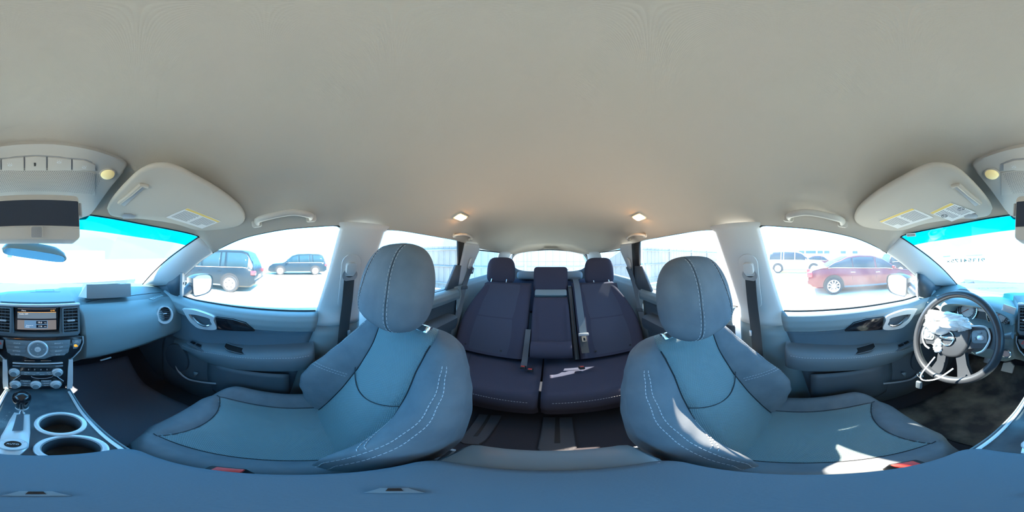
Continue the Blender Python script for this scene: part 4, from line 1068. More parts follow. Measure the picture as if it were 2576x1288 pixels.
# ------------------------------------------------------------------ centre console
cc = thing('centre_console', 'centre console with cup holders and padded armrest between the front seats', 'console', (0, .1, -1.0))
def ctop(y): return ip([(-.25, -.56), (.16, -.545), (.30, -.532), (.45, -.545), (.54, -.56)], y)
def chw(y): return ip([(-.25, .104), (.0, .106), (.20, .116), (.40, .106), (.56, .100)], y)
secs = []
for y in [lerp(-.20, .525, k/24) for k in range(25)]:
    w_ = chw(y); z = ctop(y); secs.append([V(x, y, zz) for x, zz in ((-w_ - .008, -.99), (-w_ - .008, -.70), (-w_ - .007, z - .02), (-w_ - .004, z - .004), (-w_, z), (w_, z), (w_ + .004, z - .004), (w_ + .007, z - .02), (w_ + .008, -.70), (w_ + .008, -.99))])
def strip(i0, i1, name, m):
    v, f = loft([q[i0:i1 + 1] for q in secs], False, False); return mk(name, v, f, m, cc, smooth=50, recalc=False)
strip(0, 4, 'side_panel', 'door_plastic'); strip(5, 9, 'side_panel', 'door_plastic')
CPZ = lambda x, y, g=0: V(x, y, ctop(y) + g)
# top plate with holes left for the cups: built as strips around them
def plate(): 
    mb = MB(); n = 40
    cups = [(CUP[0], CUP[1]), (CUP[2], CUP[3])]
    return mb
c1 = onZ(179, 1126, -.538); c2 = onZ(152, 1066, -.534); CR1 = .047
bm = bmesh.new()
ys = [lerp(-.20, .525, k/24) for k in range(25)]
ol = [(chw(y), y) for y in ys] + [(-chw(y), y) for y in ys[::-1]]
vo = [bm.verts.new((x, y, 0)) for x, y in ol]; eo = [bm.edges.new((vo[i], vo[(i + 1) % len(vo)])) for i in range(len(vo))]
for c in (c1, c2):
    q = [bm.verts.new((c.x + CR1*math.cos(2*PI*k/32), c.y + CR1*math.sin(2*PI*k/32), 0)) for k in range(32)]
    eo += [bm.edges.new((q[i], q[(i + 1) % 32])) for i in range(32)]
bmesh.ops.triangle_fill(bm, use_beauty=True, use_dissolve=False, edges=eo); bm.verts.index_update()
pv = [CPZ(q.co.x, q.co.y) for q in bm.verts]; pf = [[q.index for q in p.verts] for p in bm.faces]; bm.free()
MATS['console_top'] = mat('console_top', (0.045, 0.075, 0.095), 0.28, spec=0.6, noise=(18, (0.035, 0.060, 0.080), (0.075, 0.11, 0.13)))
tp = mk('top_plate', pv, pf, 'console_top', cc, smooth=50)
for c in (c1, c2):
    fr = Fr(CPZ(c.x, c.y), (1, 0, 0), (0, 1, 0))
    ch_ = P_('cup_holder', lathem(fr, [(CR1 + .006, -.001), (CR1 + .005, .004), (CR1 + .001, .006), (CR1 - .004, .005), (CR1 - .006, -.002)], 36), 'silver', cc, label='silver-rimmed cup holder')
    me_ = ch_.data; bm = bmesh.new(); bm.from_mesh(me_); bm.faces.ensure_lookup_table()
    bmesh.ops.delete(bm, geom=[q for q in bm.faces if len(q.verts) > 8], context='FACES_ONLY'); bm.to_mesh(me_); bm.free()
    w1 = P_('well', gridm(lambda u, t: fr((CR1 - .005 - .006*t)*math.cos(2*PI*u), (CR1 - .005 - .006*t)*math.sin(2*PI*u), -.07*t), 32, 6, True), 'lower_plastic', ch_)
    P_('well_mat', prismm(fr, circ(CR1 - .008, 28), -.075, -.068), 'dirty_mat', ch_)
# silver edge rails
for sg in (1, -1):
    P_('edge_rail', tubem([CPZ(sg*(chw(y) - .008), y, .002) for y in [lerp(.16, .49, k/16) for k in range(17)]], .0042, 6), 'silver', cc)
# shifter gate
GO = onZ(44, 1080, -.535)
def gt(px, py, g=.004):
    p = onZ(px, py, -.537); return V(p.x, p.y, ctop(p.y) + g)
q_out = [(75, 1045), (76, 1090), (72, 1125), (50, 1145), (20, 1147), (-8, 1140), (2, 1100), (24, 1060), (36, 1040)]
gv = [gt(x, y, .008) for x, y in q_out]; cen = sum(gv, V(0, 0, 0))/len(gv)
sg_ = P_('shifter_gate', loft([[V(p.x, p.y, p.z - .014) for p in gv], gv, [p.lerp(cen, .10) + V(0, 0, .003) for p in gv]]), 'silver', cc, label='silver gear shifter surround')
P_('gate_slot', loft([[gt(x, y, .0115) for x, y in ((60, 1044), (58, 1088), (30, 1089), (42, 1048))], [gt(x, y, .0125) for x, y in ((60, 1044), (58, 1088), (30, 1089), (42, 1048))]]), 'lower_plastic', sg_)
for k, ch in enumerate('PRND'):
    p = gt(24 - k*7, 1038 + k*9, .001); text(ch, Fr(p, (1, 0, 0), (0, 1, 0)), 0, 0, .009, 'mark_dim', tp, .0008)
# drive mode dial at its near end
p = gt(32, 1122, .010); fr = Fr(p, (1, 0, 0), (0, 1, 0))
dm = P_('drive_mode_dial', lathem(fr, [(.0225, 0), (.0225, .006), (.0205, .008), (.013, .008)], 40), 'silver', cc)
P_('dial_cap', prismm(fr, circ(.0125, 24), .006, .0088), 'gloss_black', dm); text('AUTO', fr, 0, 0, .0065, 'mark_white', dm, .0092); text('2WD', fr, -.0125, .0095, .004, 'label_ink', dm, .0084); text('LOCK', fr, .0125, .0095, .004, 'label_ink', dm, .0084)
# tray in front of the shifter
tr_ = P_('front_tray', loft([[onZ(x, y, z) for x, y in ((24, 1000), (150, 1000), (156, 1009), (30, 1012))] for z in (-.556, -.549)]), 'matte_black', cc)
# armrest lid
AZ = -.455
lo_ = rrect(.216, .289, .026, 9, 0, .0235)
LF = Fr((0, 0, AZ), (1, 0, 0), (0, 1, 0))
secs_l = []
for k_, c in ((1.0, -.075), (1.02, -.03), (1.0, -.010), (.97, -.003), (.90, .0), (.5, .004), (.1, .005)): secs_l.append([LF(a*k_, .02 + (b - .02)*k_, c) for a, b in lo_])
al = P_('armrest_lid', loft(secs_l), 'door_fabric', cc, smooth=60, label='padded blue-grey armrest lid')
stitches([[LF(sg*.100, lerp(-.10, .13, k/20), -.0028) for k in range(21)] for sg in (1, -1)] + [[LF(lerp(-.09, .09, k/16), -.112, -.0028) for k in range(17)]], .0008).out('stitching', 'thread', al, kind='stuff')
for px, py in ((90, 1243), (992, 1235)):
    p = onZ(px, py, AZ + .004); d = V(p.x, p.y, 0).normalized(); fr = Fr(p + V(0, 0, .001), (d.y, -d.x, 0), d)
    lt = P_('latch', prismm(fr, [(-.010, -.006), (.010, -.006), (.006, .008), (-.006, .008)], -.003, .003, .0012), 'button_grey', al)
    P_('latch_slot', prismm(fr, [(-.0032, -.001), (.0032, -.001), (.0026, .007), (-.0026, .007)], .002, .0034), 'gloss_black', lt)
box('rear_face', Fr((0, -.185, -.76), (1, 0, 0), (0, 0, 1)), 0, 0, 0, .20, .44, .04, 'door_plastic', cc, .012)
box('rear_ledge', Fr((0, -.158, -.515), (1, 0, 0), (0, 1, 0)), 0, 0, 0, .214, .085, .05, 'button_grey', cc, .018)

# ================================================================== gear shifter
gs = thing('gear_shifter', 'dark gear shifter with silver collar standing in the console gate', 'gear shifter', V(-.034, .36, -.53))
kt = onZ(54, 1003, -.437); kb = gt(56, 1043, .0145)
P_('stem', tubem([kb, kb.lerp(kt, .5)], .008, 10), 'chrome', gs)
ax = (kt - kb).normalized(); kfr = Fr(kb.lerp(kt, .45), (1, 0, 0), V(0, 1, 0) - ax*ax.y)
P_('knob', loft([[kfr(a*r, b*r*1.1, c) for a, b in circ(1, 22)] for r, c in ((.010, 0), (.0155, .006), (.017, .02), (.0205, .038), (.0222, .052), (.0205, .064), (.014, .071), (.005, .074))]), 'gloss_black', gs)
P_('collar', loft([[kfr(a*r, b*r, c) for a, b in circ(1, 18)] for r, c in ((.012, -.008), (.0155, -.004), (.0155, .003), (.012, .006))]), 'silver', gs)

# ================================================================== overhead console
oc = thing('overhead_console', 'pale overhead console with map lamps and buttons over the mirror', 'overhead console', (0, .45, .22))
OF = Fr((0, .42, .222), (1, 0, 0), (0, -1, .34))
half = [(95, 357), (160, 360), (225, 371), (278, 387), (310, 401), (319, 413), (304, 432), (272, 472), (245, 510), (222, 543), (206, 549), (150, 549), (95, 549)]
oo = [OF.px(x, y) for x, y in half]; oo = cr([(a, b, 0) for a, b in oo], 40)
ol = [(p.x, p.y) for p in oo] + [(-p.x, p.y) for p in oo[-2:0:-1]]
P_('housing', prismm(OF, ol[::-1] if False else ol, -.06, .010, .006, 3), 'light_plastic', oc)
# button row
bx = [-52, 4, 62, 118, 180, 240]
def orow(x, y): return OF.px(x, y)
def qd(x0, x1, y0, y1): return [orow(x0, y0), orow(x1, y0), orow(x1, y1), orow(x0, y1)]
yt = lambda x: 388 + abs(x - 92)/150*10 - (2 if abs(x - 92) < 60 else 0) + max(0, abs(x - 92) - 120)*.35
tray = P_('button_bezel', prismm(OF, [orow(x, yt(x) - 2) for x in range(-58, 246, 16)] + [orow(244, 424), orow(150, 421), orow(34, 421), orow(-60, 424)], .008, .0115, .001), 'grey_plastic', oc)
for a, b in zip(bx, bx[1:]):
    q = [orow(a + 2, yt(a + 2)), orow((a + b)/2, yt((a + b)/2)), orow(b - 2, yt(b - 2)), orow(b - 2, 421), orow(a + 2, 421)]
    P_('lamp_button', prismm(OF, q, .0105, .0145, .001), 'light_plastic', tray)
for x, y in ((26, 407), (148, 400), (210, 413), (-24, 412)):
    a, b = orow(x, y); mb = MB()
    mb.add(*ringm(OF.off(a, b), circ(.005, 12, 0, 0, .003), circ(.0035, 12, 0, 0, .0018), .0145, .0149))
    for k in (-1, 0, 1): mb.add(*rboxm(OF, a + k*.004, b + .006, .0147, .0008, .003, .0004))
    mb.out('lamp_symbol', 'mark_white', tray, kind='stuff')
P_('indicator', rboxm(OF, *orow(88, 405), .0148, .0035, .011, .001), 'matte_black', tray)
# perforated grille
P_('grille_plate', prismm(OF, qd(-56, 238, 427, 485), .008, .0122, .001), 'light_plastic', oc)
hole = MB(); A0 = orow(-50, 431); A1 = orow(234, 481)
nx, ny = 58, 17
for i in range(nx):
    for j in range(ny):
        a = lerp(A0[0], A1[0], (i + (j % 2)*.5)/nx); b = lerp(A0[1], A1[1], j/(ny - 1)); r = .0015
        hole.add([OF(a - r, b, .0125), OF(a, b - r, .0125), OF(a + r, b, .0125), OF(a, b + r, .0125)], [[0, 1, 2, 3]])
hole.out('grille_holes', 'label_ink', oc, kind='stuff', smooth=0, recalc=False)
for x in (269, -95 + 16):
    x = 269 if x > 0 else -79
    a, b = orow(x, 431); f2 = OF.off(a, b, .010)
    ml = P_('map_lamp', lathem(f2, [(.018, -.002), (.018, .003), (.016, .008), (.010, .012), (.003, .0135)], 26), 'lamp_off', oc, label='round yellowish map lamp')
    P_('lamp_ring', ringm(f2, circ(.021, 26), circ(.018, 26), -.001, .003), 'light_plastic', ml)
# open sunglasses holder hanging down in front
SHF = Fr(onY(91, 548, .395), (1, 0, 0), (0, .12, 1))
h0 = SHF.px(-20, 494); h1 = SHF.px(202, 604)
hw2 = (h1[0] - h0[0])/2; hcx = (h1[0] + h0[0])/2; hcy = (h0[1] + h1[1])/2; hh2 = (h0[1] - h1[1])/2
hb2 = P_('glasses_holder', prismm(SHF, rrect(hw2*2, hh2*2, .012, 5, hcx, hcy), -.05, 0, .003), 'light_plastic', oc, label='open sunglasses holder with dark inside')
mid_y = SHF.px(91, 570)[1]; top_y = SHF.px(91, 503)[1]
MATS['holder_dark'] = mat('holder_dark', (0.028, 0.042, 0.070), 0.3, spec=0.5)
P_('holder_lining', prismm(SHF, rrect(hw2*2 - .004, top_y - mid_y, .004, 4, hcx, (top_y + mid_y)/2), -.002, .0008), 'holder_dark', hb2)
P_('holder_lip', tubem([SHF(hcx - hw2 + .002, mid_y, .001), SHF(hcx, mid_y, .002), SHF(hcx + hw2 - .002, mid_y, .001)], .002, 6), 'light_plastic', hb2)
c0 = SHF.px(92, 584)
P_('clip_frame', prismm(SHF, rrect(.031, .030, .004, 4, *c0), -.001, .004, .001), 'light_plastic', hb2)
P_('clip', prismm(SHF, rrect(.025, .026, .003, 4, c0[0], c0[1] - .001), .003, .006, .001), 'grey_plastic', hb2)
for sg in (1, -1): P_('hinge', tubem([SHF(hcx + sg*(hw2 + .004), top_y - .002, -.01), SHF(hcx + sg*(hw2 + .004), top_y - .04, -.006)], .005, 8), 'grey_plastic', hb2)

# ================================================================== rear-view mirror
rm = thing('rear_view_mirror', 'dark rear-view mirror hanging below the open glasses holder', 'mirror', (-.02, .66, 0))
MF = Fr(onY(87, 640, .63), (1, .10, -.15), (.05, -.83, .56))
ro = [(p.x, p.y) for p in cr([(a, b, 0) for a, b in ((-.128, .008), (-.10, .028), (0, .033), (.10, .028), (.128, .006), (.122, -.020), (.08, -.028), (0, -.029), (-.08, -.028), (-.122, -.020), (-.128, .008))], 48)[:-1]]
P_('shell', loft([[MF(a*k, b*k, c) for a, b in ro] for k, c in ((.35, -.042), (.75, -.036), (.95, -.018), (1.0, 0), (.97, .004))]), 'dash_plastic', rm)
P_('glass', prismm(MF, [(a*.94, b*.90) for a, b in ro], .003, .0052), 'mirror', rm)
sp = MF(0, .012, -.036); wsf = wsp(.497, .22)
P_('stalk', tubem([sp, sp + V(.0, .012, .03), V(-.005, .69, .082)], [.009, .008, .012], 10), 'chrome', rm)
P_('ball_joint', lathem(Fr(sp, (1, 0, 0), (0, 1, 0)), [(.004, -.012), (.012, -.006), (.014, .002), (.009, .012)], 16), 'lower_plastic', rm)

# ================================================================== sun visors
VA, VB, VC = V(.22, .24, .200), V(.227, .486, .160), V(.585, .179, .122)
VOUT = [(268, 530), (278, 508), (328, 452), (362, 427), (400, 418), (440, 424), (500, 454), (560, 489), (604, 524), (617, 546), (613, 562), (590, 574), (540, 581), (496, 581), (440, 565), (360, 553), (300, 549), (276, 543)]
for s in (1, -1):
    vz = thing('sun_visor', 'grey cloth sun visor with one white notice label over the passenger' if s > 0 else 'grey cloth sun visor with two white notice labels over the driver', 'sun visor', mir((VA + VB + VC)/3, s))
    F = Fr(VA - V(0, 0, .004), VC - VA, VA - VB, s)
    ol = [(p.x, p.y) for p in cr([(*F.px(x, y), 0) for x, y in VOUT + VOUT[:1]], 73)[:-1]]
    cxv = sum(p[0] for p in ol)/len(ol); cyv = sum(p[1] for p in ol)/len(ol)
    body = loft([[F(cxv + (a - cxv)*k, cyv + (b - cyv)*k, c) for a, b in ol] for k, c in ((.90, -.024), (.985, -.018), (1.0, -.010), (.985, -.003), (.95, .0), (.6, .002), (.1, .003))])
    P_('panel', body, 'visor_cloth', vz, smooth=60)
    # pivot rod in its notch
    rd = [F.px(x, y) for x, y in ((303, 506), (306, 514), (314, 517), (366, 470), (361, 463), (350, 463))]
    P_('rod_recess', prismm(F, rd, -.006, .0035, .001), 'grey_plastic', vz)
    P_('rod', tubem([F(*F.px(300, 507), .006), F(*F.px(330, 482), .008), F(*F.px(356, 460), .007), F(*F.px(372, 466), .004)], .006, 8), 'visor_cloth', vz)
    P_('clip', prismm(F, [F.px(x, y) for x, y in ((306, 543), (312, 536), (330, 536), (342, 541), (338, 548), (310, 548))], -.004, .004, .001), 'grey_plastic', vz)
    def label_(q, lines):
        (a, b, c, d) = [V(*F.px(x, y), 0) for x, y in q]
        lb = P_('notice_label', prismm(F, [(p.x, p.y) for p in (a, b, c, d)], .0022, .0036), 'paper', vz, smooth=0)
        at = lambda u, t: a.lerp(b, u).lerp(d.lerp(c, u), t)
        P_('yellow_strip', prismm(F, [(at(u, t).x, at(u, t).y) for u, t in ((.01, .02), (.99, .02), (.99, .13), (.01, .13))], .0036, .0040), 'label_yellow', lb, smooth=0)
        mb = MB()
        for k in range(lines):
            t0 = .2 + .68*k/lines; e = .46 if k % 2 else .44
            for u0, u1 in ((.05, e), (.54, .95)):
                if k > lines*.65 and u0 > .5: u1 = .8
                mb.add(*prismm(F, [(at(u, t).x, at(u, t).y) for u, t in ((u0, t0), (u1, t0), (u1, t0 + .022), (u0, t0 + .022))], .0036, .0039))
        mb.out('print_lines', 'label_ink', lb, smooth=0, kind='stuff')
        return lb, at
    lb, at = label_([(472, 521), (555, 555), (508, 573), (418, 545)], 10)
    p = at(.25, .84); fx = (at(.5, .84) - at(.25, .84)).normalized()
    if s < 0:
        lb, at = label_([(395 - 0, 508), (458, 533), (397, 556), (322 - 0, 527)][0:0] or [(375, 508), (428, 533), (372, 555), (300 + 12, 532)], 9)
        for u in (.12, .86):
            c = at(u, .5); P_('warning_mark', ringm(F, circ(.011, 16, c.x, c.y), circ(.009, 16, c.x, c.y), .0036, .0041), 'label_ink', lb)
            P_('warning_bar', prismm(F, [(c.x - .008, c.y - .007), (c.x - .006, c.y - .009), (c.x + .008, c.y + .007), (c.x + .006, c.y + .009)], .0036, .0041), 'label_ink', lb)

# ================================================================== grab handles and reading lamps
def grab(pxs, s, label, r, gap, foot=True):
    g = thing('grab_handle', label, 'grab handle', mir(roof(*pxs[len(pxs)//2])[0], s), group=None)
    pts = []
    for i, (x, y) in enumerate(pxs):
        e = min(i, len(pxs) - 1 - i); p, n = roof(x, y, [.004, gap*.7, gap][min(e, 2)]); pts.append(p)
    c = cr(pts, 36); nn = roof(*pxs[len(pxs)//2])[1]
    P_('grip', tubem([mir(p, s) for p in c], [r*1.25]*4 + [r]*28 + [r*1.25]*4, 12, flat=.6, up=mir(nn.cross(c[20] - c[16]), s)), 'light_plastic', g)
    for k in (0, -1):
        p, n = roof(*pxs[k], .003); fr = Fr(p, c[20] - c[16], V(0, 0, 1)); 
        if fr.n.dot(n) < 0: fr = Fr(p, c[16] - c[20], V(0, 0, 1))
        fr.side = s
        P_('foot', prismm(fr, rrect(r*3.4, r*3.0, r*.8), -.004, .006, .002), 'light_plastic', g)
    return g
FH = [(646, 560), (650, 541), (668, 528), (700, 520), (735, 515), (762, 518), (780, 530), (782, 546)]
RH = [(1143, 591), (1146, 583), (1155, 579), (1168, 580), (1178, 585), (1185, 593), (1182, 601)]
for s in (1, -1):
    grab(FH, s, 'pale plastic grab handle above the front %s window' % SEAT[s], .0110, .040)
    grab(RH, s, 'small pale plastic grab handle above the rear %s side window' % SEAT[s], .0100, .034)
    p, n = roof(1158, 545, .001)
    fr = Fr(p, V(0, 1, 0) - n*n.y, n.cross(V(0, 1, 0) - n*n.y))
    if fr.n.dot(n) < 0: fr = Fr(p, fr.u, -fr.v)
    fr.side = s
    rl = thing('reading_lamp', 'lit square reading lamp in the headliner over the rear %s side' % SEAT[s], 'ceiling lamp', mir(p, s))
    P_('bezel', ringm(fr, rrect(.090, .052, .012), rrect(.076, .040, .008), -.004, .005), 'light_plastic', rl)
    P_('diffuser', prismm(fr, rrect(.074, .040, .010), -.002, .010, .004), 'lamp_on', rl)
p, n = roof(1386, 624, .002)
cl_ = thing('headliner_cover', 'small pale trim cover in the headliner above the rear window', 'trim cover', p)
P_('cover', rboxm(Fr(p, (1, 0, 0), V(0, -1, .3)), 0, 0, 0, .22, .06, .012, .005), 'light_plastic', cl_)

# ================================================================== seat belts and buckles
for s in (1, -1):
    lab = 'dark front seat belt hanging from the pillar beside the %s headrest' % SEAT[s]
    a = V(.656, -.232, -.068); sb = thing('seat_belt', lab, 'seat belt', mir(a, s) + V(0, 0, -.6))
    fr = Fr(a + V(-.006, 0, 0), (0, -1, 0), V(-.333, .17, 1), s)
    P_('anchor_loop', ringm(fr, circ(.034, 28, 0, -.012, .030), circ(.024, 28, 0, -.004, .018), -.004, .008), 'grey_plastic', sb)
    P_('anchor_cover', loft([[fr(x*k, y*k + .022, c) for x, y in rrect(.046, .05, .014, 5)] for k, c in ((1, -.01), (1.0, .012), (.92, .020), (.6, .022))]), 'pillar_plastic', sb)
    w0 = mir(a + V(-.004, 0, -.018), s)
    pts = [w0, mir(V(.668, -.228, -.20), s), mir(V(.672, -.215, -.33), s), mir(V(.664, -.20, -.50), s), mir(V(.66, -.19, -.75), s)]
    P_('webbing', ribbonm(cr(pts, 20), .046, .002, (0, 1, .1)), 'belt_dark', sb)
    P_('belt_stop', rboxm(Fr(V(.668, -.207, -.362), (0, -1, 0), (0, 0, 1), s), .028, 0, .0, .012, .03, .012, .004), 'brushed', sb)
# rear outer belts
for s in (1, -1):
    a = onS(1183, 668, -.034); sb = thing('seat_belt', 'grey rear seat belt running down beside the %s side of the bench' % SEAT[s], 'seat belt', mir(a, s) + V(0, 0, -.5))
    fr = Fr(a, (0, -1, 0), (-.3, 0, 1), s)
    P_('anchor_cover', prismm(fr, rrect(.06, .10, .028, 6, 0, .02), -.006, .010, .004), 'pillar_plastic', sb)
    P_('anchor_loop', rboxm(fr, 0, -.014, .008, .066, .02, .012, .005), 'grey_plastic', sb)
    pts = [a + V(-.012, .0, -.012), onX(1168, 720, .70), onX(1153, 790, .685), onX(1143, 830, .68), onX(1138, 870, .675)]
    P_('webbing', ribbonm(cr([mir(p, s) for p in pts], 16), .046, .002, mir(V(.45, .8, 0), s)), 'belt_web', sb)
    gp_ = pts[1].lerp(pts[2], .05 if s > 0 else .85)
    gt_ = P_('tongue_holder', rboxm(Fr(gp_ + V(-.006, 0, 0), mir(V(.45, .8, 0), 1), (0, 0, 1), s), 0, 0, 0, .058, .028, .012, .004), 'lower_plastic', sb)
    if s > 0:
        fr = Fr(a + V(-.022, .0, -.045), (0, -1, 0), (-.2, 0, 1), s)
        P_('tongue', ringm(fr, rrect(.030, .050, .006), rrect(.012, .026, .004), -.002, .002), 'chrome', sb)
# middle belt in front of the bench
sb = thing('seat_belt', 'blue-grey middle seat belt hanging straight down the bench back', 'seat belt', RB(-.17, 0, .06))
mx_ = -.212
P_('webbing', ribbonm([RB(mx_, .640, .040), RB(mx_, .58, .066), RB(mx_, .5, .078), RB(mx_, .3, .086), RB(mx_, .175, .092)], .047, .003, (1, 0, 0)), 'belt_web', sb)
P_('loose_end', ribbonm([RB(mx_ + .004, .16, .092), RB(mx_ + .004, .08, .094), RB(mx_ + .004, .04, .096)], .046, .003, (1, 0, 0)), 'belt_dark', sb)
fr = Fr(RB(mx_, .172, .098), (1, 0, 0), RU)
P_('tongue_holder', rboxm(fr, 0, 0, 0, .066, .022, .012, .004), 'grey_plastic', sb)
P_('tongue', ringm(fr, rrect(.030, .044, .006, 5, 0, -.030), rrect(.012, .020, .004, 5, 0, -.034), -.002, .002), 'chrome', sb)
P_('top_guide', rboxm(Fr(RB(mx_, .648, .02), (1, 0, 0), RU), 0, 0, 0, .075, .02, .05, .006), 'lower_plastic', sb)
def buckle(p, up, label, sc=1.0, grp=None, strap=None):
    b = thing('belt_buckle', label, 'belt buckle', p)
    fr = Fr(p, (1, 0, 0), up)
    P_('housing', rboxm(fr, 0, 0, 0, .030*sc, .050*sc, .020*sc, .005), 'matte_black', b)
    P_('release_button', rboxm(fr, 0, .014*sc, .007*sc, .022*sc, .020*sc, .010*sc, .002), 'red_plastic', b)
    if strap: P_('strap', ribbonm([fr(0, -.02*sc, 0)] + strap, .034, .006, (1, 0, 0)), 'lower_plastic', b)
    return b
for (px, py), lab in (((1316, 924), 'red-buttoned belt buckle lying on the narrow bench cushion'), ((1334, 931), 'red-buttoned belt buckle leaning over the split between the cushions'), ((1463, 925), 'red-buttoned belt buckle below the middle belt on the wide cushion')):
    p = onZ(px, py, -.704)
    buckle(p, V(.0, .80, .50), lab, 1.0, None, [p + V(.0, -.035, .010), p + V(.0, -.06, .022), RB(p.x, .10, .078) + V(0, 0, .0), RB(p.x, .22, .070)] if px < 1330 else None)
for s, seat_, p in ((1, fs_p, onZ(572, 1189, -.600)), (-1, fs_d, V(-.141, .100, -.612))):   # front buckles are bolted to their seats
    fr = Fr(p, (1, 0, 0), V(0, .15, 1))
    h_ = P_('belt_buckle', rboxm(fr, 0, 0, 0, .026, .060, .040, .005), 'matte_black', seat_)
    P_('release_button', rboxm(fr, 0, .022, .004, .018, .022, .030, .002), 'red_plastic', h_, label='red release button')
    P_('strap', rboxm(fr, 0, -.06, 0, .02, .09, .03, .004), 'lower_plastic', h_)

# ================================================================== rear floor: seat rail covers
for q, lab in (([(1352, 1128), (1362, 1136), (1440, 1136), (1451, 1126), (1440, 1050), (1366, 1050)], 'grey plastic seat rail cover on the middle of the rear floor'),
               ([(1152, 1108), (1166, 1116), (1205, 1119), (1222, 1108), (1262, 1046), (1205, 1042)], 'grey plastic seat rail cover behind the passenger seat')):
    pts = [onZ(x, y, -.985) for x, y in q]; c = sum(pts, V(0, 0, 0))/len(pts)
    rc_ = thing('rail_cover', lab, 'rail cover', c)
    P_('cover', loft([[p + V(0, 0, -.012) for p in pts], [p + V(0, 0, .004) for p in pts], [p.lerp(c, .06) + V(0, 0, .008) for p in pts]]), 'rail_grey', rc_)
    a = pts[0].lerp(pts[3], .42); b = pts[5].lerp(pts[4], .42); d = (pts[3] - pts[0])*.16
    a = a.lerp(b, .14); slot = [a, a + d, b + d, b]
    P_('slot', loft([[p + V(0, 0, .007) for p in slot], [p + V(0, 0, .0095) for p in slot]]), 'matte_black', rc_)

# ================================================================== box of papers on the dash
pb_ = thing('paper_folder', 'box of papers on the passenger side of the dash, shade painted grey on its front, sun white on its sides', 'box', V(.32, .71, -.2))
Lb, Rb = onZ(219, 752, -.194), onZ(330, 746, -.203)
fr = Fr(Lb.lerp(Rb, .5), Rb - Lb, V(0, .12, 1)); wd = (Rb - Lb).length; hb3 = .066
P_('card', rboxm(fr, 0, hb3/2, -.022, wd, hb3, .044, .002), 'card_grey', pb_)  # front's shade put into the grey, sunlit top and side painted white
P_('top_sheet', prismm(fr, [(-wd/2 - .004, hb3 + .001), (wd/2 - .06, hb3 + .004), (wd/2 - .06, hb3 + .0015), (-wd/2 - .004, hb3 - .001)], -.075, -.001), 'paper', pb_)
v = [fr(-wd/2 - .002, hb3 + .002, -.002), fr(-wd/2 - .002, .004, .0), fr(-wd/2 - .034, .006, -.03), fr(-wd/2 - .012, hb3*.5, -.06), fr(-wd/2 - .004, hb3 + .002, -.075)]
mk('side_sheet', v, [[0, 1, 2], [0, 2, 3], [0, 3, 4]], 'paper', pb_, solid=.001, smooth=0)
text('FOLDER', fr, .01, hb3*.55, .0001, 'mark_dim', pb_, .0012) if False else None

# ================================================================== writing and sticker on the windscreen
wv, wf = gridm(lambda u, t: wsp(u, lerp(-.2, 1.05, t)), 49, 26); WSB = BVHTree.FromPolygons(wv, wf)
def wshit(px, py): h = WSB.ray_cast(V(0, 0, 0), ray(px, py)); return h[0]
a, b, c = wshit(2376 - 2576, 655), wshit(2482 - 2576, 652), wshit(2430 - 2576, 620)
fr = Fr((a + b)/2, b - a, c - (a + b)/2)
if fr.n.dot(fr.o) > 0: fr.n = -fr.n
WD = (b - a).length
text('91354175x', fr, 0, .0, WD*.205, 'marker_ink', ws, .006, 'marker_writing', flip=True, bold=.0008)
for y0, x0, x1 in ((.040, -.5, -.34), (.042, .02, .38), (-.035, -.45, .5)):
    P_('wax_smear', prismm(fr, [(x0*WD, y0), (x1*WD, y0 + .004), (x1*WD, y0 + .012), (x0*WD, y0 + .009)], .0055, .006), 'glass_side', ws)
a, b, c = wshit(2280 - 2576, 590), wshit(2304 - 2576, 588), wshit(2292 - 2576, 580)
fr = Fr((a + b)/2, b - a, c - (a + b)/2)
if fr.n.dot(fr.o) > 0: fr.n = -fr.n
stc = P_('barcode_sticker', prismm(fr, rrect(.040, .022, .001), .004, .005), 'paper', ws)
for k in range(3): P_('print_bar', prismm(fr, [(-.017, -.007 + k*.005), (.017, -.007 + k*.005), (.017, -.0045 + k*.005), (-.017, -.0045 + k*.005)], .0051, .0055), 'label_ink', stc)

# ================================================================== outside mirrors
for s in (1, -1):
    om = thing('wing_mirror', 'black wing mirror outside the front %s window' % SEAT[s], 'wing mirror', mir(V(.95, .62, -.28), s))
    F = Fr(onX(511, 716, .985), (1, -.30, 0), (0, -.06, 1), s)
    ol = [(p.x, p.y) for p in cr([(a, b, 0) for a, b in ((-.090, .050), (-.04, .070), (.05, .066), (.085, .035), (.080, -.035), (.04, -.066), (-.05, -.074), (-.078, -.055), (-.090, .050))], 49)[:-1]]
    P_('housing', loft([[F(a*k, b*k, c) for a, b in ol] for k, c in ((.40, -.13), (.80, -.10), (1.04, -.05), (1.10, -.005), (1.09, .004), (1.0, .0), (.99, -.008))]), 'paint_black', om, smooth=50)
    P_('glass', prismm(F, [(a*.985, b*.985) for a, b in ol], -.008, -.003), 'mirror', om)
    P_('arm', tubem([mir(q, s) for q in (V(.765, .655, -.262), V(.82, .66, -.252), V(.88, .668, -.235), V(.93, .675, -.225))], [.030, .032, .040, .046], 14, flat=.7), 'paint_black', om)
# bonnet, just below the view over the dash
v, f = gridm(lambda u, t: V(lerp(-.82, .82, u), lerp(1.25, 2.1, t), -.30 - .10*t - .06*(2*u - 1)**2), 12, 8)
mk('bonnet', v, f, 'paint_white', kind='structure', label='bonnet of the car in front of the windscreen', cat='bonnet', solid=-.02)

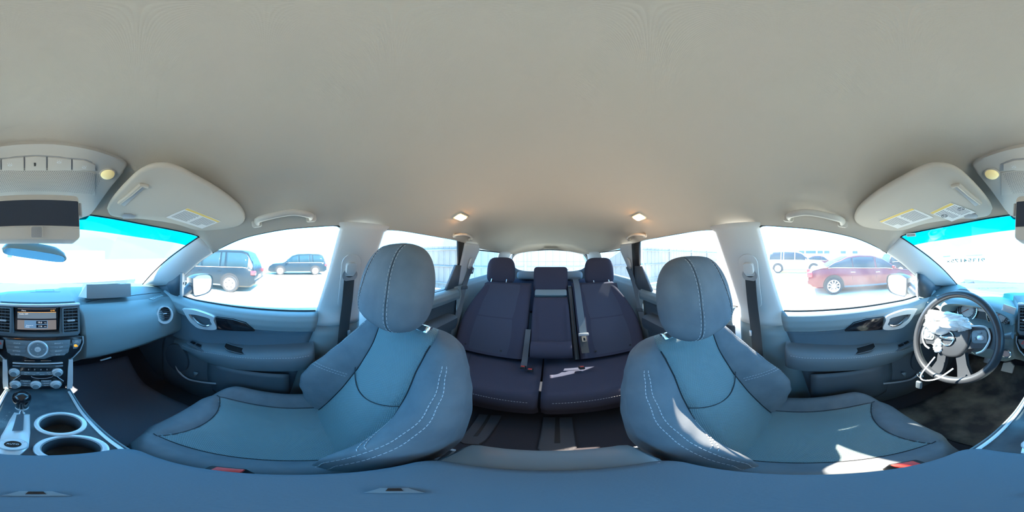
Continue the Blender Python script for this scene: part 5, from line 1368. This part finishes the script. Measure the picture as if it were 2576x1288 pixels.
# ================================================================== other cars in the yard
def car(name, label, cat, kind, paint, org, length, width, height, heading=1, rim='alloy', spokes=10, hub='alloy', group=None):
    """org: ground point below the middle of the car's rear end; heading +1 = parallel to our car"""
    t = thing(name, label, cat, V(org[0], org[1] + heading*length*.5, -H), group=group)
    def W(x, y, z): return V(org[0] + x, org[1] + heading*y, -H + z)
    Lh, hw_ = length, width/2
    if kind == 'sedan':
        belt_ = [(0, .68), (.04, .90), (.10, .95), (.20, .97), (.62, .92), (.74, .86), (.92, .76), (.98, .62), (1, .50)]
        roof_ = [(.06, .0), (.13, .03), (.22, .24), (.32, .44), (.42, .50), (.52, .50), (.60, .42), (.70, .18), (.76, .0)]
    else:
        belt_ = [(0, .72), (.02, .98), (.10, 1.03), (.5, 1.02), (.68, 1.00), (.76, .98), (.92, .92), (.98, .74), (1, .55)]
        roof_ = [(.0, .0), (.03, .30), (.07, .62), (.12, .70), (.3, .74), (.48, .72), (.58, .60), (.66, .30), (.72, .06), (.76, 0)]
    hs = height/(1.46 if kind == 'sedan' else 1.76)
    def bl(q): return ip(belt_, q)*hs
    def rf(q): return (ip(roof_, q) if roof_[0][0] <= q <= roof_[-1][0] else 0)*hs
    secs = []
    n_ = 60
    for k in range(n_ + 1):
        q = k/n_; b = bl(q); r = rf(q); taper = 1 - .16*ss(.10, 0, q) - .22*ss(.88, 1, q)**1.5 if True else 1
        taper = 1 - .12*(1 - ss(0, .08, q)) - .20*ss(.88, 1, q)
        w_ = hw_*taper; lowz = .24*hs + .12*hs*(1 - ss(0, .04, q)) + .05*ss(.95, 1, q)
        wr = w_*(.97 - .22*min(1, r/(.5*hs)))
        half_ = [(w_*.90, lowz), (w_*.985, lowz + .06), (w_*1.0, lerp(lowz, b, .5)), (w_*.995, b - .10*hs), (w_*.965, b - .015), (w_*.94, b), (wr + .0, b + r*.90 + .001), (wr*.90, b + r*.99 + .008), (wr*.4, b + r + .02)]
        secs.append([W(x, q*Lh, z) for x, z in half_] + [W(-x, q*Lh, z) for x, z in half_[::-1]])
    P_('body', loft(secs), paint, t, smooth=35)
    wy = [(.19 if kind == 'sedan' else .20)*Lh, (.765 if kind == 'sedan' else .79)*Lh]; R = (.325 if kind == 'sedan' else .36)*hs
    def side_x(q, z):
        b = bl(q); r = max(rf(q), .001); taper = 1 - .12*(1 - ss(0, .08, q)) - .20*ss(.88, 1, q); w_ = hw_*taper; wr = w_*(.97 - .22*min(1, r/(.5*hs)))
        f = max(0, min(1, (z - b)/(r*.9 + .001))); return lerp(w_*.94, wr, f)
    # side windows
    if kind == 'sedan': gl = [(.15, .34), (.345, .53), (.545, .70)]
    else: gl = [(.055, .24), (.255, .285), (.30, .47), (.485, .68)]
    sides = (1, -1)
    for sg in sides:
        for a0, a1 in gl:
            top = []; bot_ = []
            for k in range(13):
                q = lerp(a0, a1, k/12); b = bl(q) + .03*hs; tz = bl(q) + rf(q)*.86
                if tz < b + .01: tz = b + .005
                top.append(W(sg*(side_x(q, tz) + .008), q*Lh, tz)); bot_.append(W(sg*(side_x(q, b) + .008), q*Lh, b))
            P_('side_window', loft([bot_, top], False, False), 'pane_car', t, solid=.004)
        a0, a1 = gl[0][0], gl[-1][1]
        P_('window_trim', tubem([W(sg*(side_x(q, bl(q) + .02*hs) + .012), q*Lh, bl(q) + .018*hs) for q in [lerp(a0, a1, k/16) for k in range(17)]], .012, 5), 'alloy', t)
        for q in ((.36, .57) if kind == 'sedan' else (.31, .50)):
            P_('door_handle', rboxm(Fr(W(sg*(hw_ + .008), q*Lh - .10, bl(q) - .13*hs), (0, heading, 0), (0, 0, 1)), 0, 0, 0, .17, .03, .04, .01), 'alloy' if kind == 'sedan' else paint, t)
        for q in ((.335, .54, .73) if kind == 'sedan' else (.285, .475, .70)):
            P_('door_gap', tubem([W(sg*(hw_*.975), q*Lh, .36*hs), W(sg*(hw_*1.004), q*Lh, .62*hs), W(sg*(hw_*.975), q*Lh, bl(q) - .01)], .004, 4), 'rubber', t)
        P_('tail_lamp', rboxm(Fr(W(sg*hw_*.86, .05, bl(.04) - .17*hs), (0, heading, 0), (0, 0, 1)), 0, 0, 0, .20, .17*hs, .14, .03), 'tail_red', t)
        P_('door_mirror', rboxm(Fr(W(sg*(hw_ + .09), (.69 if kind == 'sedan' else .66)*Lh, bl(.68) + .08), (1, 0, 0), (0, 0, 1)), 0, 0, 0, .20, .14, .10, .04, 3), paint, t)
        P_('sill', rboxm(Fr(W(sg*hw_*.955, .48*Lh, .30*hs), (0, 1, 0), (0, 0, 1)), 0, 0, 0, Lh*.42, .09, .06, .02), 'lower_plastic', t)
        for y in wy:
            F = Fr(W(sg*(hw_ - .20), y, R), (0, 1, 0), (0, 0, 1))
            if F.n.x*sg < 0: F = Fr(F.o, (0, -1, 0), (0, 0, 1))
            P_('wheel_arch', prismm(F, [(p, max(q, -.12)) for p, q in circ(R*1.17, 40, 0, .03)], -.05, .211), 'matte_black', t)
            wl = P_('wheel', lathem(F, [(R*.66, .05), (R*.70, .216), (R*.90, .226), (R, .200), (R, .02), (R*.7, .0)], 40), 'tyre', t)
            P_('rim', lathem(F, [(R*.71, .20), (R*.71, .222), (R*.66, .224), (R*.63, .205)], 36) if spokes else lathem(F, [(R*.71, .20), (R*.70, .226), (R*.5, .236), (R*.2, .24)], 36), rim, wl)
            P_('hub_disc', prismm(F, circ(R*.64, 30), .10, .196), 'matte_black' if spokes else rim, wl)
            for k in range(spokes):
                a = 2*PI*k/spokes; u = (math.cos(a), math.sin(a)); v_ = (-u[1], u[0]); w1, w2 = R*.05, R*.07
                P_('spoke', prismm(F, [(u[0]*R*.12 + v_[0]*w1, u[1]*R*.12 + v_[1]*w1), (u[0]*R*.12 - v_[0]*w1, u[1]*R*.12 - v_[1]*w1), (u[0]*R*.66 - v_[0]*w2, u[1]*R*.66 - v_[1]*w2), (u[0]*R*.66 + v_[0]*w2, u[1]*R*.66 + v_[1]*w2)], .195, .222, .004, 1), rim, wl)
            if not spokes:
                for k in range(5):
                    a = 2*PI*k/5 + .3; P_('rim_hole', prismm(F, circ(R*.08, 10, R*.42*math.cos(a), R*.42*math.sin(a)), .22, .2405), 'matte_black', wl)
            P_('centre_cap', lathem(F, [(R*.17, .19), (R*.17, .228), (R*.10, .234)], 20), rim, wl)
    # front and rear glass
    for a0, a1, nm in (((.60, .745, 'windscreen'), (.14, .31, 'rear_window')) if kind == 'sedan' else ((.585, .74, 'windscreen'), (.005, .065, 'rear_window'))):
        rows = []
        for k in range(7):
            q = lerp(a0, a1, k/6); r = rf(q); taper = 1 - .12*(1 - ss(0, .08, q)) - .20*ss(.88, 1, q); w_ = hw_*taper; wr = w_*(.97 - .22*min(1, r/(.5*hs)))
            rows.append([W(x*wr*.86, q*Lh, bl(q) + r + .028 - .010*abs(x)) for x in (-1, -.5, 0, .5, 1)])
        P_(nm, loft(rows, False, False), 'pane_car', t)
    P_('licence_plate', rboxm(Fr(W(0, -.01, .62*hs), (1, 0, 0), (0, 0, 1)), 0, 0, 0, .32, .15, .02, .004), 'paint_white', t)
    P_('rear_bumper', rboxm(Fr(W(0, .05, .46*hs), (1, 0, 0), (0, 0, 1)), 0, 0, 0, width*.88, .16, .16, .05), paint, t)
    return t
def gnd(px, py): return onZ(px, py, -H)
g = gnd(2097 - 2576, 741)
car('sedan_car', 'dark red saloon car with alloy wheels parked beside the driver window', 'car', 'sedan', 'paint_red', (g.x - .88, g.y - .93), 4.9, 1.85, 1.50)
g = gnd(578, 735)
car('suv_car', 'large black off-roader parked near the passenger mirror', 'car', 'suv', 'paint_black', (g.x + .95, g.y - .98), 4.9, 1.95, 1.70, rim='alloy', spokes=0)
g = gnd(700, 692)
car('suv_car', 'dark blue off-roader parked far out beyond the passenger window', 'car', 'suv', 'paint_blue', (g.x + .95, g.y - 3.7), 4.5, 1.9, 1.60, spokes=0)
g = gnd(1958 - 2576, 687)
car('suv_car', 'white off-roader parked far out beyond the driver window', 'car', 'suv', 'paint_white', (g.x - .95, g.y - 1.05), 5.1, 2.0, 1.90, spokes=0)
car('hatchback_car', 'dark red hatchback half hidden behind the red saloon', 'car', 'sedan', 'paint_red', (-19.0, -.6), 4.3, 1.8, 1.50, spokes=0)
car('estate_car', 'dark blue car seen over the bonnet of the red saloon', 'car', 'suv', 'paint_blue', (-11.5, 6.0), 4.6, 1.9, 1.72, spokes=0)

# ================================================================== metal fence behind the car
fe = thing('metal_fence', 'pale grey sheet-metal fence with rails and posts behind the car', 'fence', (0, -6.1, -H))
FA, FB = V(13.5, -6.1 + .152*13.5, 0), V(-13.5, -6.1 - .152*13.5, 0); FD = (FB - FA).normalized(); FL = (FB - FA).length
FN = V(-FD.y, FD.x, 0); FN = FN if FN.y > 0 else -FN
HT = 1.86; PW = .27
fr = Fr(FA + V(0, 0, -H), FD, (0, 0, 1)); 
first = None; npan = int(FL/PW)
prof = [(0, 0), (.02, .022), (.05, .022), (.07, 0), (PW - .012, 0), (PW - .006, -.014), (PW, 0)]
for i in range(npan):
    if first is None:
        v = [FA + FD*a + FN*b + V(0, 0, -H + z) for z in (.05, HT) for a, b in prof]; n = len(prof)
        first = mk('fence_sheet', v, [[k, k + 1, k + 1 + n, k + n] for k in range(n - 1)], 'fence_metal', fe, smooth=20)
        L0 = first.location.copy()
    else:
        o = first.copy(); COL.objects.link(o); o.location = L0 + FD*(PW*i)
for z in (.30, 1.02, 1.72):
    P_('fence_rail', tubem([FA + FN*.05 + V(0, 0, -H + z), FB + FN*.05 + V(0, 0, -H + z)], .035, 4), 'fence_metal', fe)
k = .5
while k < FL:
    P_('fence_post', tubem([FA + FD*k + FN*.06 + V(0, 0, -H), FA + FD*k + FN*.06 + V(0, 0, -H + HT)], .05, 8), 'fence_metal', fe); k += 2.45

# ================================================================== buildings
bd = thing('yard_building', 'long white building with dark windows beyond the parked cars', 'building', (-38, 8, -H))
box('wall', Fr((-40, 8, -H + 1.6), (0, 1, 0), (0, 0, 1)), 0, 0, 0, 30, 3.2, 3, 'building_white', bd)
for i, y in enumerate((-1.0, 1.2, 3.4, 5.0, 9, 12)):
    wv_ = box('window', Fr((-38.49, y, -H + 2.35), (0, 1, 0), (0, 0, 1)), 0, 0, 0, 1.5 if i != 1 else 2.6, .8, .06, 'alloy', bd); box('glazing', Fr((-38.46, y, -H + 2.35), (0, 1, 0), (0, 0, 1)), 0, 0, 0, 1.3 if i != 1 else 2.4, .66, .06, 'pane_dark', wv_)
bd = thing('yard_office', 'white low building straight ahead beyond the windscreen', 'building', (2, 34, -H))
box('wall', Fr((2, 36, -H + 1.3), (1, 0, 0), (0, 0, 1)), 0, 0, 0, 26, 2.6, 3, 'building_white', bd)
for x in (-6, -2, 1.5, 5):
    wv_ = box('window', Fr((x, 34.49, -H + 1.5), (1, 0, 0), (0, 0, 1)), 0, 0, 0, 1.2, .9, .06, 'alloy', bd); box('glazing', Fr((x, 34.46, -H + 1.5), (1, 0, 0), (0, 0, 1)), 0, 0, 0, 1.0, .75, .06, 'pane_dark', wv_)
